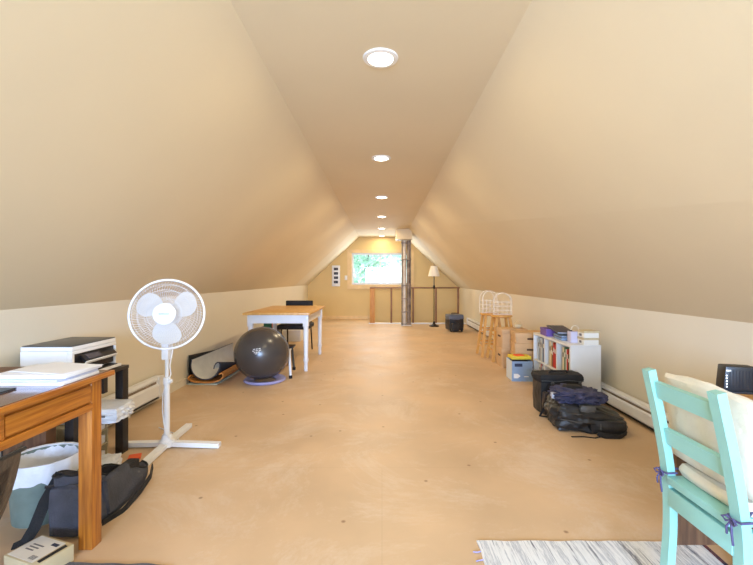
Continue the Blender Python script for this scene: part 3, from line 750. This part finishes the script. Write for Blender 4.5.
# ------------------------------------------------------------------ pine table and its chair
t = thing('dining_table', 'white-legged table with a pine top standing behind the exercise ball', 'table', (-1.295, 5.56, 0))
obj('tabletop', bbox(-.41, .41, -.68, .68, .708, .735, .006), M['pine'], t)
b = NB(); 
obj('apron', bbox(-.34, .34, -.60, -.578, .60, .708), M['white'], t); obj('apron', bbox(-.34, .34, .578, .60, .60, .708), M['white'], t)
obj('apron', bbox(-.365, -.343, -.55, .55, .60, .708), M['white'], t); obj('apron', bbox(.343, .365, -.55, .55, .60, .708), M['white'], t)
def tleg(x, y):
    b = bbox(x - .034, x + .034, y - .034, y + .034, .56, .708, .003)
    add_lathe(b, [(.022, 0), (.026, .02), (.024, .10), (.032, .13), (.032, .15), (.026, .17), (.033, .50), (.030, .53), (.034, .56)], 20, cx=x, cy=y); return b
for x in (-.345, .345):
    for y in (-.56, .56): obj('leg', tleg(x, y), M['white'], t)
t = thing('black_chair', 'black padded chair pushed in at the far side of the pine table', 'chair', (-1.345, 6.40, 0))
obj('seat', bbox(-.23, .25, -.42, .06, .39, .46, .02, 3), M['blackfabric'], t)
obj('backrest', bbox(-.22, .22, .10, .135, .55, .80, .015, 3), M['blackfabric'], t)
for s in (-1, 1):
    obj('leg', tube([(s * .19, -.33, 0), (s * .185, -.31, .41)], .012, 8), M['metaldark'], t)
    obj('leg', tube([(s * .20, .16, 0), (s * .19, .09, .42), (s * .19, .12, .62)], .012, 8), M['metaldark'], t)
# boxes against the wall under/behind the table
t = thing('storage_box', 'white storage box on the floor far behind the pine table', 'box', (-1.66, 7.5, 0))
obj('body', bbox(-.16, .16, -.15, .15, 0, .19, .004), M['laminate'], t); obj('lid', bbox(-.165, .165, -.155, .155, .19, .21, .004), M['white'], t)
t = thing('wall_crate', 'dark crate holding green things by the left wall behind the table', 'crate', (-1.95, 6.9, 0))
obj('body', bbox(-.15, .15, -.2, .2, 0, .30, .006), M['blackwood'], t)
obj('lid', bbox(-.152, .152, -.202, .202, .30, .32, .004), M['black'], t)
t = thing('green_packet', 'green and red packet on top of the dark crate', 'packet', (-1.93, 6.85, .32))
obj('body', bbox(-.09, .05, -.03, .03, 0, .13, .01), mat('packet_green', (52, 110, 84), .5), t); obj('red_end', bbox(.05, .09, -.028, .028, 0, .11, .008), M['orange'], t)

# ------------------------------------------------------------------ standing fan
t = thing('pedestal_fan', 'white pedestal fan with cross-shaped base standing on the left', 'fan', (-1.472, 2.738, 0))
for i, (dx_, dy_, ln) in enumerate(((1, -.02, .365), (-1, .0, .34), (-.06, 1, .36), (.06, -1, .36))):
    d = Vector((dx_, dy_, 0)).normalized()
    lg = obj('base_foot', sweep([d * .03 + Vector((0, 0, .026)), d * ln + Vector((0, 0, .018))], .046, .03, d.cross(Vector((0, 0, 1))), .006), M['white'], t)
obj('base_hub', lathe([(.05, .01), (.05, .045), (.035, .06), (.028, .09)], 24), M['white'], t)
obj('lower_pole', lathe([(.0185, .06), (.0185, .43), (.024, .432), (.024, .475), (.013, .48)], 20), M['white'], t)
obj('upper_pole', lathe([(.0125, .42), (.0125, .76)], 16), M['white'], t)
obj('collar_knob', xf(lathe([(.012, 0), (.014, .02), (.005, .024)], 12), T(.02, -.01, .455) @ RY(90)), M['white'], t)
obj('neck', bbox(-.024, .024, -.03, .035, .60, .72, .008), M['white'], t)
HM = T(.024, -.04, .913) @ RZ(14) @ RX(-6)      # local -Y faces the viewer
def headxf(b): return xf(b, HM)
mb = lathe([(.03, -.10), (.06, -.09), (.075, -.03), (.075, .02), (.05, .045)], 28); obj('motor_housing', headxf(xf(mb, T(0, .06, 0) @ RX(-90) @ Matrix.Scale(-1, 4, (0, 0, 1)))), M['white'], t)
rc = .232
def ringpts(r, y, n=64): return [(r * math.cos(2 * PI * k / n), y, r * math.sin(2 * PI * k / n)) for k in range(n)]
b = NB(); add_tube(b, ringpts(rc, 0), .0075, 8, closed=True); obj('cage_rim', headxf(b), M['white'], t)
def grille(sign, hub, name):
    b = NB(); n = 72
    for k in range(n):
        a0 = 2 * PI * k / n; pts = []
        for j in range(7):
            u = j / 6; r = hub + (rc - hub) * u; a = a0 + .35 * (1 - u)
            pts.append((r * math.cos(a), sign * (.075 * math.sqrt(max(0, 1 - (u ** 2.4)))), r * math.sin(a)))
        add_tube(b, pts, .0009, 4, cap=False)
    for rr in (.105, .16, .20):
        u = (rr - hub) / (rc - hub); add_tube(b, ringpts(rr, sign * (.075 * math.sqrt(1 - u ** 2.4) + .001), 48), .0011, 4, closed=True)
    return obj(name, headxf(b), M['white'], t)
gf = grille(-1, .055, 'front_grille'); grille(1, .06, 'rear_grille')
hb = NB(); add_lathe(hb, [(.070, 0), (.070, .006), (.060, .013), (.02, .016)], 36); hb2 = headxf(xf(hb, T(0, -.066, 0) @ RX(90)))
hub = obj('center_badge', hb2, M['whiteplastic'], t)
obj('printed_mark', headxf(bbox(-.032, .032, -.0835, -.0815, -.008, .008, 0)), M['paperblue'], hub)
for k in range(3):
    b = NB(); a0 = R(90 + 120 * k) + R(180); n = 28; m_ = 6
    rad_ = Vector((math.cos(a0), 0, math.sin(a0))); tan_ = Vector((-math.sin(a0), 0, math.cos(a0)))
    prev = [b.verts.new(rad_ * .122)]
    for i in range(1, m_ + 1):
        u = i / m_; row = []
        for j in range(n):
            q = 2 * PI * j / n; e = math.cos(q); f_ = math.sin(q)
            pr = .122 + .080 * u * e; pt = .082 * u * f_ * (1 + .18 * e) + .012 * e * u
            row.append(b.verts.new(rad_ * pr + tan_ * pt + Vector((0, .28 * pt, 0))))
        if i == 1:
            for j in range(n): b.faces.new((prev[0], row[j], row[(j + 1) % n]))
        else:
            for j in range(n): b.faces.new((prev[j], row[j], row[(j + 1) % n], prev[(j + 1) % n]))
        prev = row
    bmesh.ops.solidify(b, geom=b.faces[:], thickness=.002)
    obj('blade', headxf(b), M['whiteplastic'], t)
obj('blade_hub', headxf(xf(lathe([(.04, 0), (.05, .02), (.05, .04)], 24), T(0, .02, 0) @ RX(90))), M['whiteplastic'], t)
obj('power_cord', tube([(.012, .03, .72), (.035, .01, .66), (.02, .0, .56), (.03, -.005, .50), (.0, -.022, .42), (-.028, 0, .36), (-.03, .0, .25), (-.012, -.02, .18), (.01, -.03, .10), (.04, -.04, .07), (.06, .06, .004), (-.05, .22, .004), (-.25, .35, .004)], .004, 6), M['white'], t)

# ------------------------------------------------------------------ left: printer table, printer
t = thing('side_table', 'low black wooden side table carrying the printer', 'table', (-1.905, 2.45, 0))
obj('tabletop', bbox(-.205, .205, -.24, .24, .553, .575, .003), M['blackwood'], t)
for x in (-.175, .175):
    for y in (-.21, .21): obj('leg', bbox(x - .025, x + .025, y - .03, y + .03, 0, .553, .003), M['blackwood'], t)
obj('brace', bbox(.16, .185, .02, .06, .44, .553, .002), M['blackwood'], t)
t = thing('inkjet_printer', 'white printer with dark grey lid and tilted control panel on the black table', 'printer', (-1.92, 2.475, .575))
PW, PD = .15, .19
b = bbox(-PW, PW - .03, -PD, PD, .008, .160, .006, 3); obj('body', b, M['whiteplastic'], t)
obj('front_bezel', bbox(PW - .03, PW, -PD, PD, .140, .160, .003), M['whiteplastic'], t)
obj('scanner_lid', bbox(-PW + .002, PW - .002, -PD + .002, PD - .002, .161, .184, .004), M['whiteplastic'], t)
obj('lid_top', bbox(-PW + .006, PW - .006, -PD + .004, PD - .004, .184, .190, .002), M['greylid'], t, label='dark grey lid surface')
obj('front_recess', bbox(PW - .032, PW - .012, -PD + .03, PD - .012, .03, .136, 0), M['black'], t)
cp = obj('control_panel', xf(bbox(0, .055, -.115, .16, -.008, .012, .004), T(PW - .022, 0, .120) @ RY(42)), M['black'], t)
obj('display', xf(bbox(.008, .046, -.085, .03, .012, .014, 0), T(PW - .022, 0, .120) @ RY(42)), M['screen'], cp)
obj('panel_edge', xf(bbox(.055, .062, -.115, .16, -.01, .010, .002), T(PW - .022, 0, .120) @ RY(42)), M['whiteplastic'], cp)
obj('side_panel', bbox(PW - .032, PW, -PD, -PD + .02, .008, .142, .006), M['whiteplastic'], t)
obj('side_panel', bbox(PW - .03, PW, PD - .010, PD, .008, .136, .003), M['whiteplastic'], t)
tr = obj('paper_tray', bbox(PW - .03, PW + .055, -.14, .16, .006, .022, .003), M['whiteplastic'], t)
obj('tray_slot', bbox(PW - .02, PW + .04, -.12, .14, .022, .026, 0), M['black'], tr)
obj('usb_slot', bbox(PW - .012, PW - .010, -.15, -.125, .06, .075, 0), M['whiteplastic'], t)
obj('side_badge', bbox(.02, .055, -PD - .0015, -PD, .085, .094, 0), M['black'], t)

# beige organiser and white bundle under the table
t = thing('paper_organizer', 'beige letter tray organizer full of papers under the black table', 'organizer', (-1.89, 2.45, 0))
for z in (0, .09, .18, .28): obj('shelf', bbox(-.10, .11, -.15, .15, z, z + .008), M['kraft'], t)
for y in (-.15, .142): obj('side_panel', bbox(-.10, .11, y, y + .008, .008, .28), M['kraft'], t)
for z, h_ in ((.008, .04), (.098, .05), (.188, .03)):
    tag(obj('paper_pile', bbox(-.09, .10, -.13, .13, 0, h_, .004), M['paper']), {.008: 'white paper pile in the bottom tray of the beige organizer', .098: 'white paper pile in the middle tray of the beige organizer', .188: 'white paper pile in the top tray of the beige organizer'}[z], 'papers', 'papers in the beige organizer', loc=(-1.885, 2.45, z))
t = thing('plastic_bundle', 'white plastic-wrapped bundle sticking out below the printer table', 'bundle', (-1.75, 2.46, .290), 6)
obj('body', blob(.175, .11, .045, .3, .10, 3, 31, cuts=16), M['liner'], t)
obj('printed_mark', xf(bbox(-.04, .03, -.004, 0, 0, .012, 0), T(.08, -.121, .045)), M['print'], t)
t = thing('dark_box', 'dark brown box standing behind the grey waste bin', 'box', (-1.91, 2.175, 0))
obj('body', bbox(-.115, .115, -.04, .03, 0, .36, .004), M['darkpanel'], t); obj('lid', bbox(-.118, .118, -.043, .033, .36, .385, .004), M['blackwood'], t)
tag(obj('plastic_bag', blob(.06, .085, .045, .4, .16, 3, 33, cuts=14, base=.001), M['liner']), 'crumpled white plastic bag on the floor by the black table leg', 'plastic bag', loc=(-1.62, 2.36, 0), rotz=20)
tag(obj('orange_card', bbox(-.025, .045, -.035, .035, 0, .012, .002), M['orange']), 'orange card on the floor beside the white plastic bag', 'card', loc=(-1.60, 2.57, 0), rotz=25)

# ------------------------------------------------------------------ left desk
DX1, DY1, DZ = -1.193, 1.79, .745
t = thing('oak_desk', 'orange oak writing desk with square legs at the left edge', 'desk', (DX1, DY1, 0))
obj('tabletop', bbox(-.86, 0, -1.20, 0, .722, DZ, .006), M['oak'], t, label='orange oak edge')
obj('writing_surface', bbox(-.835, -.012, -1.17, -.016, DZ - .001, DZ + .0015), M['oaktop'], t, label='dark worn glossy surface')
def dleg(x0, y0): return bbox(x0 - .058, x0, y0, y0 + .060, 0, .722, .004)
for x0, y0 in ((-.036, -.096), (-.036, -1.16), (-.77, -.096), (-.77, -1.16)): obj('leg', dleg(x0, y0), M['oakleg'], t)
obj('apron', bbox(-.075, -.045, -1.10, -.096, .60, .722, 0), M['oak'], t)
obj('apron', bbox(-.80, -.78, -1.10, -.096, .60, .722, 0), M['oak'], t)
obj('apron', bbox(-.77, -.094, -.07, -.05, .60, .722, 0), M['oak'], t)
obj('apron', bbox(-.77, -.094, -1.15, -1.13, .60, .722, 0), M['oak'], t)
for a, c in ((-.485, -.100), (-1.095, -.53)):
    dr = obj('drawer', bbox(-.045, -.036, a, c, .632, .700, .003), M['oak'], t)
obj('lower_rail', bbox(-.047, -.030, -1.10, -.096, .596, .626, .003), M['oak'], t)
obj('divider', bbox(-.045, -.034, -.525, -.49, .626, .722, .002), M['oak'], t)

# papers on the desk
t = thing('paper_stack', 'stack of white paper sheets near the far corner of the oak desk', 'papers', (-1.362, 1.625, DZ + .0015), 0)
for i, (dx_, dy_, rz_, th_, mm) in enumerate(((.005, -.015, 2, .010, 'paper'), (-.01, .0, -3, .010, 'paperblue'), (.0, .01, 1, .012, 'paper'))):
    obj('sheets', xf(bbox(-.145, .145, -.10, .105, 0, th_, .001), T(dx_, dy_, i * .0105) @ RZ(rz_)), M[mm], t)
tag(obj('loose_sheet', xf(bbox(-.13, .13, -.09, .09, 0, .0015), RZ(-12)), M['paper']), 'loose white sheet fanned out on the paper stack', 'paper', loc=(-1.345, 1.66, DZ + .0356))
t = thing('brown_notebook', 'thin brown notebook lying at the left end of the desk behind the papers', 'notebook', (-1.66, 1.70, DZ + .0015), 5)
obj('cover', bbox(-.12, .12, -.075, .075, 0, .014, .003), M['darkpanel'], t); obj('pages', bbox(-.115, .1215, -.078, .07, .003, .011), M['paper'], t)
t = thing('mouse_pad', 'blue-grey pad on the near part of the oak desk', 'pad', (-1.40, 1.42, DZ + .0015))
obj('surface', bbox(-.09, .06, -.07, .045, 0, .006, .002), mat('pad_grey', (92, 104, 116), .7), t)
obj('stitched_edge', tube([(-.09, -.07, .004), (.06, -.07, .004), (.06, .045, .004), (-.09, .045, .004)], .002, 6, closed=True), M['black'], t)

# leather chair at the left edge
t = thing('leather_chair', 'dark brown leather chair with low curved back at the left edge', 'chair', (-.985, .72, 0))
bk = []
b = NB(); n = 14; rows_ = []
for j in range(9):
    z = .455 + j * .038; off = .14 * (j / 8) ** .8 - .075 - .012 * (j / 8 * 2 - 1) ** 2 * 1.6
    rows_.append([(.115 + off - .10 * abs(i / n * 2 - 1) ** 2.4 * .25, (i / n * 2 - 1) * .225, z) for i in range(n + 1)])
vv = [[b.verts.new(p) for p in r_] for r_ in rows_]
for j in range(8):
    for i in range(n): b.faces.new((vv[j][i], vv[j][i + 1], vv[j + 1][i + 1], vv[j + 1][i]))
bmesh.ops.solidify(b, geom=b.faces[:], thickness=.045)
bmesh.ops.bevel(b, geom=[e for e in b.edges if e.calc_face_angle(0) > 1.0], offset=.018, segments=3, affect='EDGES')
br_ = obj('backrest', b, M['leather'], t)
obj('piping', tube([(.115 + .04, (i / n * 2 - 1) * .21, .757) for i in range(n + 1)], .005, 6), M['black'], br_)
obj('seat', bbox(-.34, .10, -.22, .22, .38, .455, .03, 4), M['leather'], t)
for x in (-.30, .06):
    for y in (-.18, .18): obj('leg', sweep([(x, y, .38), (x * 1.08, y * 1.08, 0)], [.04, .026], [.04, .026], (1, 0, 0)), M['blackwood'], t)

# waste bin
t = thing('waste_bin', 'grey-teal plastic waste bin behind the oak desk leg', 'bin', (-1.656, 1.966, 0))
b = NB(); add_lathe(b, [(.124, 0), (.140, .270), (.147, .273), (.147, .281), (.136, .281), (.120, .008)], 40, close_top=True, close_bot=True)
obj('body', b, M['bin'], t)
t = thing('bin_liner', 'white plastic bag lining the grey waste bin and folded over its rim', 'bin liner', (-1.656, 1.966, 0))
b = NB(); n = 72; rr = random.Random(5)
prof = [(.10, .10), (.128, .25), (.140, .287), (.150, .289), (.154, .27), (.153, .235), (.152, .20)]
ring = []
for r_, z in prof:
    row = []
    for k in range(n):
        a = 2 * PI * k / n
        wob = .006 * noise.noise(Vector((math.cos(a) * 5, math.sin(a) * 5, z * 20)))
        dz = 0
        if z < .25 and r_ > .15: dz = .07 * noise.noise(Vector((math.cos(a) * 2.2, math.sin(a) * 2.2, 3))) * (.28 - z) / .1
        rad = max(r_ + wob, .149 if r_ > .145 else 0)
        row.append(b.verts.new((rad * math.cos(a), rad * math.sin(a), z + dz)))
    ring.append(row)
for A, B in zip(ring, ring[1:]):
    for k in range(n): b.faces.new((A[k], A[(k + 1) % n], B[(k + 1) % n], B[k]))
b.faces.new(ring[0])
obj('sheet', b, M['liner'], t)

# charcoal tote bag under the desk
t = thing('laptop_bag', 'open charcoal canvas shoulder bag slumped on the floor behind the oak desk leg', 'bag', (-1.385, 1.80, 0), 3)
# rim and base loops along the bag (local y 0..0.52)
def loop(s):
    """s 0..1 bottom->rim, returns closed outline"""
    pts = []
    N_ = 40
    for k in range(N_):
        a = 2 * PI * k / N_; cx, cy = math.cos(a), math.sin(a)
        ex = math.copysign(abs(cx) ** .6, cx); ey = math.copysign(abs(cy) ** .7, cy)
        yy = .26 + ey * (.25 + .03 * s); hx = .085 - .02 * s + .02 * math.sin(PI * s)
        xx = ex * hx - .05 * s + .10 * s * (yy / .52) * 0.6
        top = .285 - .185 * (yy / .52) + .012 * math.sin(yy * 22)
        top += -.02 if ex < 0 else -.035 * ex
        pts.append(Vector((xx, yy, top * s)))
    return pts
b = NB(); lv = [0.0, .12, .35, .6, .85, 1.0]; rings = [[b.verts.new(p + Vector((1, .4, 0)) * .008 * noise.noise(p * 14)) for p in loop(s)] for s in lv]
inner = [[b.verts.new(Vector((p.x * .86 - (.0), .26 + (p.y - .26) * .94, p.z if s > .9 else p.z + .02))) for p in loop(s)] for s in (1.0, .6, .1)]
seq = rings + inner
for A, B in zip(seq, seq[1:]):
    for k in range(40): b.faces.new((A[k], A[(k + 1) % 40], B[(k + 1) % 40], B[k]))
b.faces.new(rings[0]); b.faces.new(inner[-1])
for f in b.faces:
    pass
obj('body', b, M['greyfabric'], t)
rim = loop(1.0); obj('rim_binding', tube([p + Vector((0, 0, .002)) for p in rim], .006, 6, closed=True), M['blackfabric'], t)
obj('inner_sleeve', xf(bbox(-.03, .03, .08, .44, .02, .15, .01), RZ(-3)), M['blackfabric'], t)
obj('front_pocket', xf(blob(.02, .10, .085, .3, .05, 3, 41, cuts=8), T(.075, .20, .02) @ RY(-6)), M['greyfabric'], t)
obj('end_flap', xf(blob(.075, .022, .11, .3, .05, 3, 42, cuts=8), T(-.015, -.012, .005)), M['greyfabric'], t)
obj('shoulder_strap', sweep([(-.07, .02, .27), (-.115, -.015, .16), (-.14, -.04, .06), (-.165, -.06, .006), (-.20, -.08, .006)], .045, .005, (.9, .5, 0)), M['blackfabric'], t)
obj('side_strap', sweep([(.085, .06, .012), (.12, .16, .01), (.13, .30, .035), (.12, .42, .055), (.09, .50, .075)], .006, .03, (1, 0, 0)), M['blackfabric'], t)
obj('buckle', xf(bbox(-.03, .03, -.003, .003, -.006, .006, .001), T(-.09, -.002, .222) @ RZ(20)), M['metaldark'], t)

# small box with label
t = thing('shipping_box', 'small pale cardboard box with a white label on the floor at bottom left', 'box', (-1.37, 1.60, 0), -19)
obj('body', bbox(-.095, .095, -.068, .068, 0, .068, .002), M['kraft'], t)
lb = obj('label_patch', bbox(-.088, .060, -.060, .060, .068, .069, 0), M['label'], t)
for k in range(3): obj('text_line', bbox(-.06, .0 - .008 * k, .012 - .014 * k, .018 - .014 * k, .069, .0695), M['print'], lb)
obj('stamp_mark', bbox(.015, .05, .03, .045, .069, .0695), M['navylabel'], lb)
b = NB()
for k in range(6): add_box(b, .015 + k * .0055, .018 + k * .0055, -.05, -.03, .069, .0695)
obj('bar_marks', b, M['print'], lb)
obj('open_flap', xf(bbox(-.05, .05, -.014, .0, 0, .003, 0), T(.072, .0, .069) @ RZ(90) @ RX(12)), M['black'], t, label='dark gap at the open end')

# ------------------------------------------------------------------ rugs
def rug(name, label, cat, x0, x1, y0, y1, m, seed, thick=.009):
    b = NB(); nx, ny = 40, 20; off = seed * 3.7; top = []; bot = []
    for j in range(ny + 1):
        rt = []; rb = []
        for i in range(nx + 1):
            u = i / nx; v = j / ny; x = x0 + (x1 - x0) * u; y = y0 + (y1 - y0) * v
            ex = .006 * noise.noise(Vector((off, y * 14, 0))) if i in (0, nx) else 0; ey = .008 * noise.noise(Vector((x * 12, off, 0))) if j in (0, ny) else 0
            h = thick + .002 * noise.noise(Vector((x * 10, y * 10, off)))
            if i in (0, nx) or j in (0, ny): h *= .7
            rt.append(b.verts.new((x + ex, y + ey, h))); rb.append(b.verts.new((x + ex, y + ey, 0)))
        top.append(rt); bot.append(rb)
    for j in range(ny):
        for i in range(nx):
            b.faces.new((top[j][i], top[j][i + 1], top[j + 1][i + 1], top[j + 1][i])); b.faces.new((bot[j][i], bot[j + 1][i], bot[j + 1][i + 1], bot[j][i + 1]))
    for i in range(nx):
        for j in (0, ny): b.faces.new((top[j][i], top[j][i + 1], bot[j][i + 1], bot[j][i]))
    for j in range(ny):
        for i in (0, nx): b.faces.new((top[j][i], top[j + 1][i], bot[j + 1][i], bot[j][i]))
    t = thing(name, label, cat)
    obj('weave', b, m, t); return t
t = rug('rag_rug', 'white and grey striped rag rug under the mint chair', 'rug', 0, .96, 0, 1.25, M['rug'], 1)
t.location = (.405, .50, 0); t.rotation_euler = (0, 0, R(-.5))
r_ = random.Random(3)
for k in range(24):
    y = .03 + k * .05; obj('fringe_knot', tube([(0, y, .006), (-.016, y + r_.uniform(-.008, .008), .004), (-.032, y + r_.uniform(-.015, .015), .003)], .0022, 5), M['lilac'], t, label='thin lilac fringe knot')
obj('bound_edge', tube([(.962 + .004 * math.sin(k), .02 + k * .0605, .008) for k in range(21)], .007, 6), M['rugedge'], t, label='dark red and navy bound edge')
t = rug('grey_rug', 'dark grey woven rug edge on the floor at bottom left', 'rug', 0, .48, 0, .645, M['rug2'], 2)
t.location = (-1.335, .97, 0); t.rotation_euler = (0, 0, R(-1.5))

# ------------------------------------------------------------------ right desk and router
t = thing('writing_desk', 'honey wood desk with a brown back panel at the right edge', 'desk', (1.13, 1.656, 0))
obj('tabletop', bbox(0, .92, -.90, 0, .672, .70, .004), M['desktop2'], t)
obj('modesty_panel', bbox(.05, .88, -.055, -.035, .085, .672, 0), M['darkpanel'], t, label='dark brown back panel')
for x in (.46, .86):
    for y in (-.87, -.08): obj('leg', bbox(x, x + .045, y, y + .045 if y < -.5 else y + .024, 0, .672, .003), M['darkpanel'], t)
obj('leg', bbox(.27, .31, -.08, -.056, 0, .672, .003), M['darkpanel'], t)
obj('leg', bbox(.27, .31, -.87, -.825, 0, .672, .003), M['darkpanel'], t)
t = thing('wifi_router', 'black upright router with small lights on the far edge of the right desk', 'router', (1.425, 1.60, .70), -14)
b = bbox(-.066, .058, -.03, .03, .006, .104, .006)
for v in b.verts:
    v.co.x += .010 * (v.co.z / .11) * (1 if v.co.x < 0 else -1)
obj('body', b, M['black'], t)
obj('foot', bbox(-.07, .06, -.04, .04, 0, .008, .003), M['darkrubber'], t)
b = NB()
for k in range(9):
    x = -.045 + k * .011; add_box(b, x, x + .003, -.0312, -.0295, .02, .09)
obj('vent_slots', b, M['darkrubber'], t)
for k in range(5): obj('indicator', bbox(-.056, -.0525, -.0312, -.029, .022 + k * .011, .026 + k * .011), M['ledw'], t)
obj('printed_mark', bbox(-.056, -.040, -.0312, -.029, .084, .091), M['label'], t)
t = thing('power_adapter', 'small black adapter with cord right of the router', 'adapter', (1.59, 1.56, .70))
obj('body', bbox(-.03, .03, -.02, .02, 0, .035, .004), M['black'], t)
obj('cord', tube([(-.03, .0, .02), (-.05, .0, .04), (-.07, .01, .02), (-.09, .02, .035)], .0025, 6), M['black'], t)

# ------------------------------------------------------------------ mint chair
YN, YFAR = 1.132, 1.419
t = thing('mint_chair', 'mint green painted wooden ladder-back chair at the right desk', 'chair', (1.0, (YN + YFAR) / 2, .010))
hw = (YFAR - YN) / 2
def post(y):
    pts = [(.0, y, 0), (.012, y, .12), (.022, y, .28), (.015, y, .45), (-.012, y, .62), (-.054, y, .82)]
    q = [Vector(p) for p in pts]
    out = []
    for i in range(len(q) - 1):
        p0 = q[max(i - 1, 0)]; p1 = q[i]; p2 = q[i + 1]; p3 = q[min(i + 2, len(q) - 1)]
        for k in range(4):
            u = k / 4; out.append(.5 * ((2 * p1) + (p2 - p0) * u + (2 * p0 - 5 * p1 + 4 * p2 - p3) * u * u + (3 * p1 - p0 - 3 * p2 + p3) * u ** 3))
    out.append(q[-1]); return out
def px_(z):
    P_ = post(0)
    for a, b_ in zip(P_, P_[1:]):
        if a.z <= z <= b_.z: return a.x + (b_.x - a.x) * (z - a.z) / (b_.z - a.z + 1e-9)
    return P_[-1].x
for y in (-hw, hw): obj('back_post', sweep(post(y), .036, .027, (0, 1, 0), .004), M['teal'], t)
for z0, z1 in ((.725, .782), (.565, .62)):
    zc = (z0 + z1) / 2; b = sweep([(px_(zc) + .006 - .02 * (1 - (k / 4 - 1) ** 2) * 0, -hw + .016 + (2 * hw - .032) * k / 8, zc) for k in range(9)], z1 - z0, .018, (-.18, 0, 1), .003)
    obj('back_slat', b, M['teal'], t)
obj('seat_rail', bbox(.004, .03, -hw + .016, hw - .016, .345, .408, .003), M['teal'], t)
obj('seat_rail', bbox(.36, .385, -hw + .0, hw - .0, .375, .425, .003), M['teal'], t)
for s in (-1, 1):
    ya, yb = sorted((s * (hw - .012), s * (hw + .010))); obj('seat_rail', bbox(.034, .36, ya, yb, .375, .425, .003), M['teal'], t)
obj('seat', bbox(-.004, .40, -hw + .016, hw - .016, .425, .452, .005), M['teal'], t)
for s in (-1, 1): obj('front_leg', sweep([(.372, s * (hw + .0), .425), (.385, s * (hw + .01), 0)], .034, .034, (0, 1, 0), .003), M['teal'], t)
# cushions
t2 = thing('seat_cushion', 'flat cream seat cushion tied to the mint chair with purple ribbons', 'cushion', (1.20, (YN + YFAR) / 2, .463))
obj('pad', blob(.165, .135, .022, .25, .02, 2, 51, cuts=12), M['cream'], t2)
def bow(y, x):
    q = obj('tie', tube([(-.13, y * .86, .02), (x + .03, y, .015), (x + .022, y + .02, .01), (x - .012, y + .022, .008), (x - .02, y - .0, .006), (x - .014, y - .024, .008), (x + .02, y - .024, .01)], .0032, 6), M['purpletie'], t2)
    b = NB()
    for sx_ in (-1, 1): add_tube(b, [(x - .022, y, .006), (x - .026, y + sx_ * .011, .013), (x - .028, y + sx_ * .024, .004), (x - .026, y + sx_ * .014, -.004), (x - .022, y, .004)], .0032, 6)
    add_tube(b, [(x - .022, y, .004), (x - .026, y - .006, -.03), (x - .020, y - .004, -.065)], .003, 6); add_tube(b, [(x - .022, y, .004), (x - .028, y + .009, -.018), (x - .024, y + .012, -.04)], .003, 6)
    obj('bow', b, M['purpletie'], q)
bow(-hw, -.19); bow(hw, -.19)
t3 = thing('back_pillow', 'plump cream pillow leaning against the slats of the mint chair', 'pillow', (1.098, (YN + YFAR) / 2 + .016, .508))
b = blob(.052, .182, .155, .28, .04, 1.8, 52, cuts=18)
for v in b.verts:      # thinner towards the edges
    e = max(abs(v.co.y) / .178, abs(v.co.z - .165) / .165); v.co.x *= max(.3, 1.08 - .62 * e ** 3) * (1.3 - .85 * v.co.z / .31)
xf(b, RY(-11)); obj('body', b, M['cream'], t3)
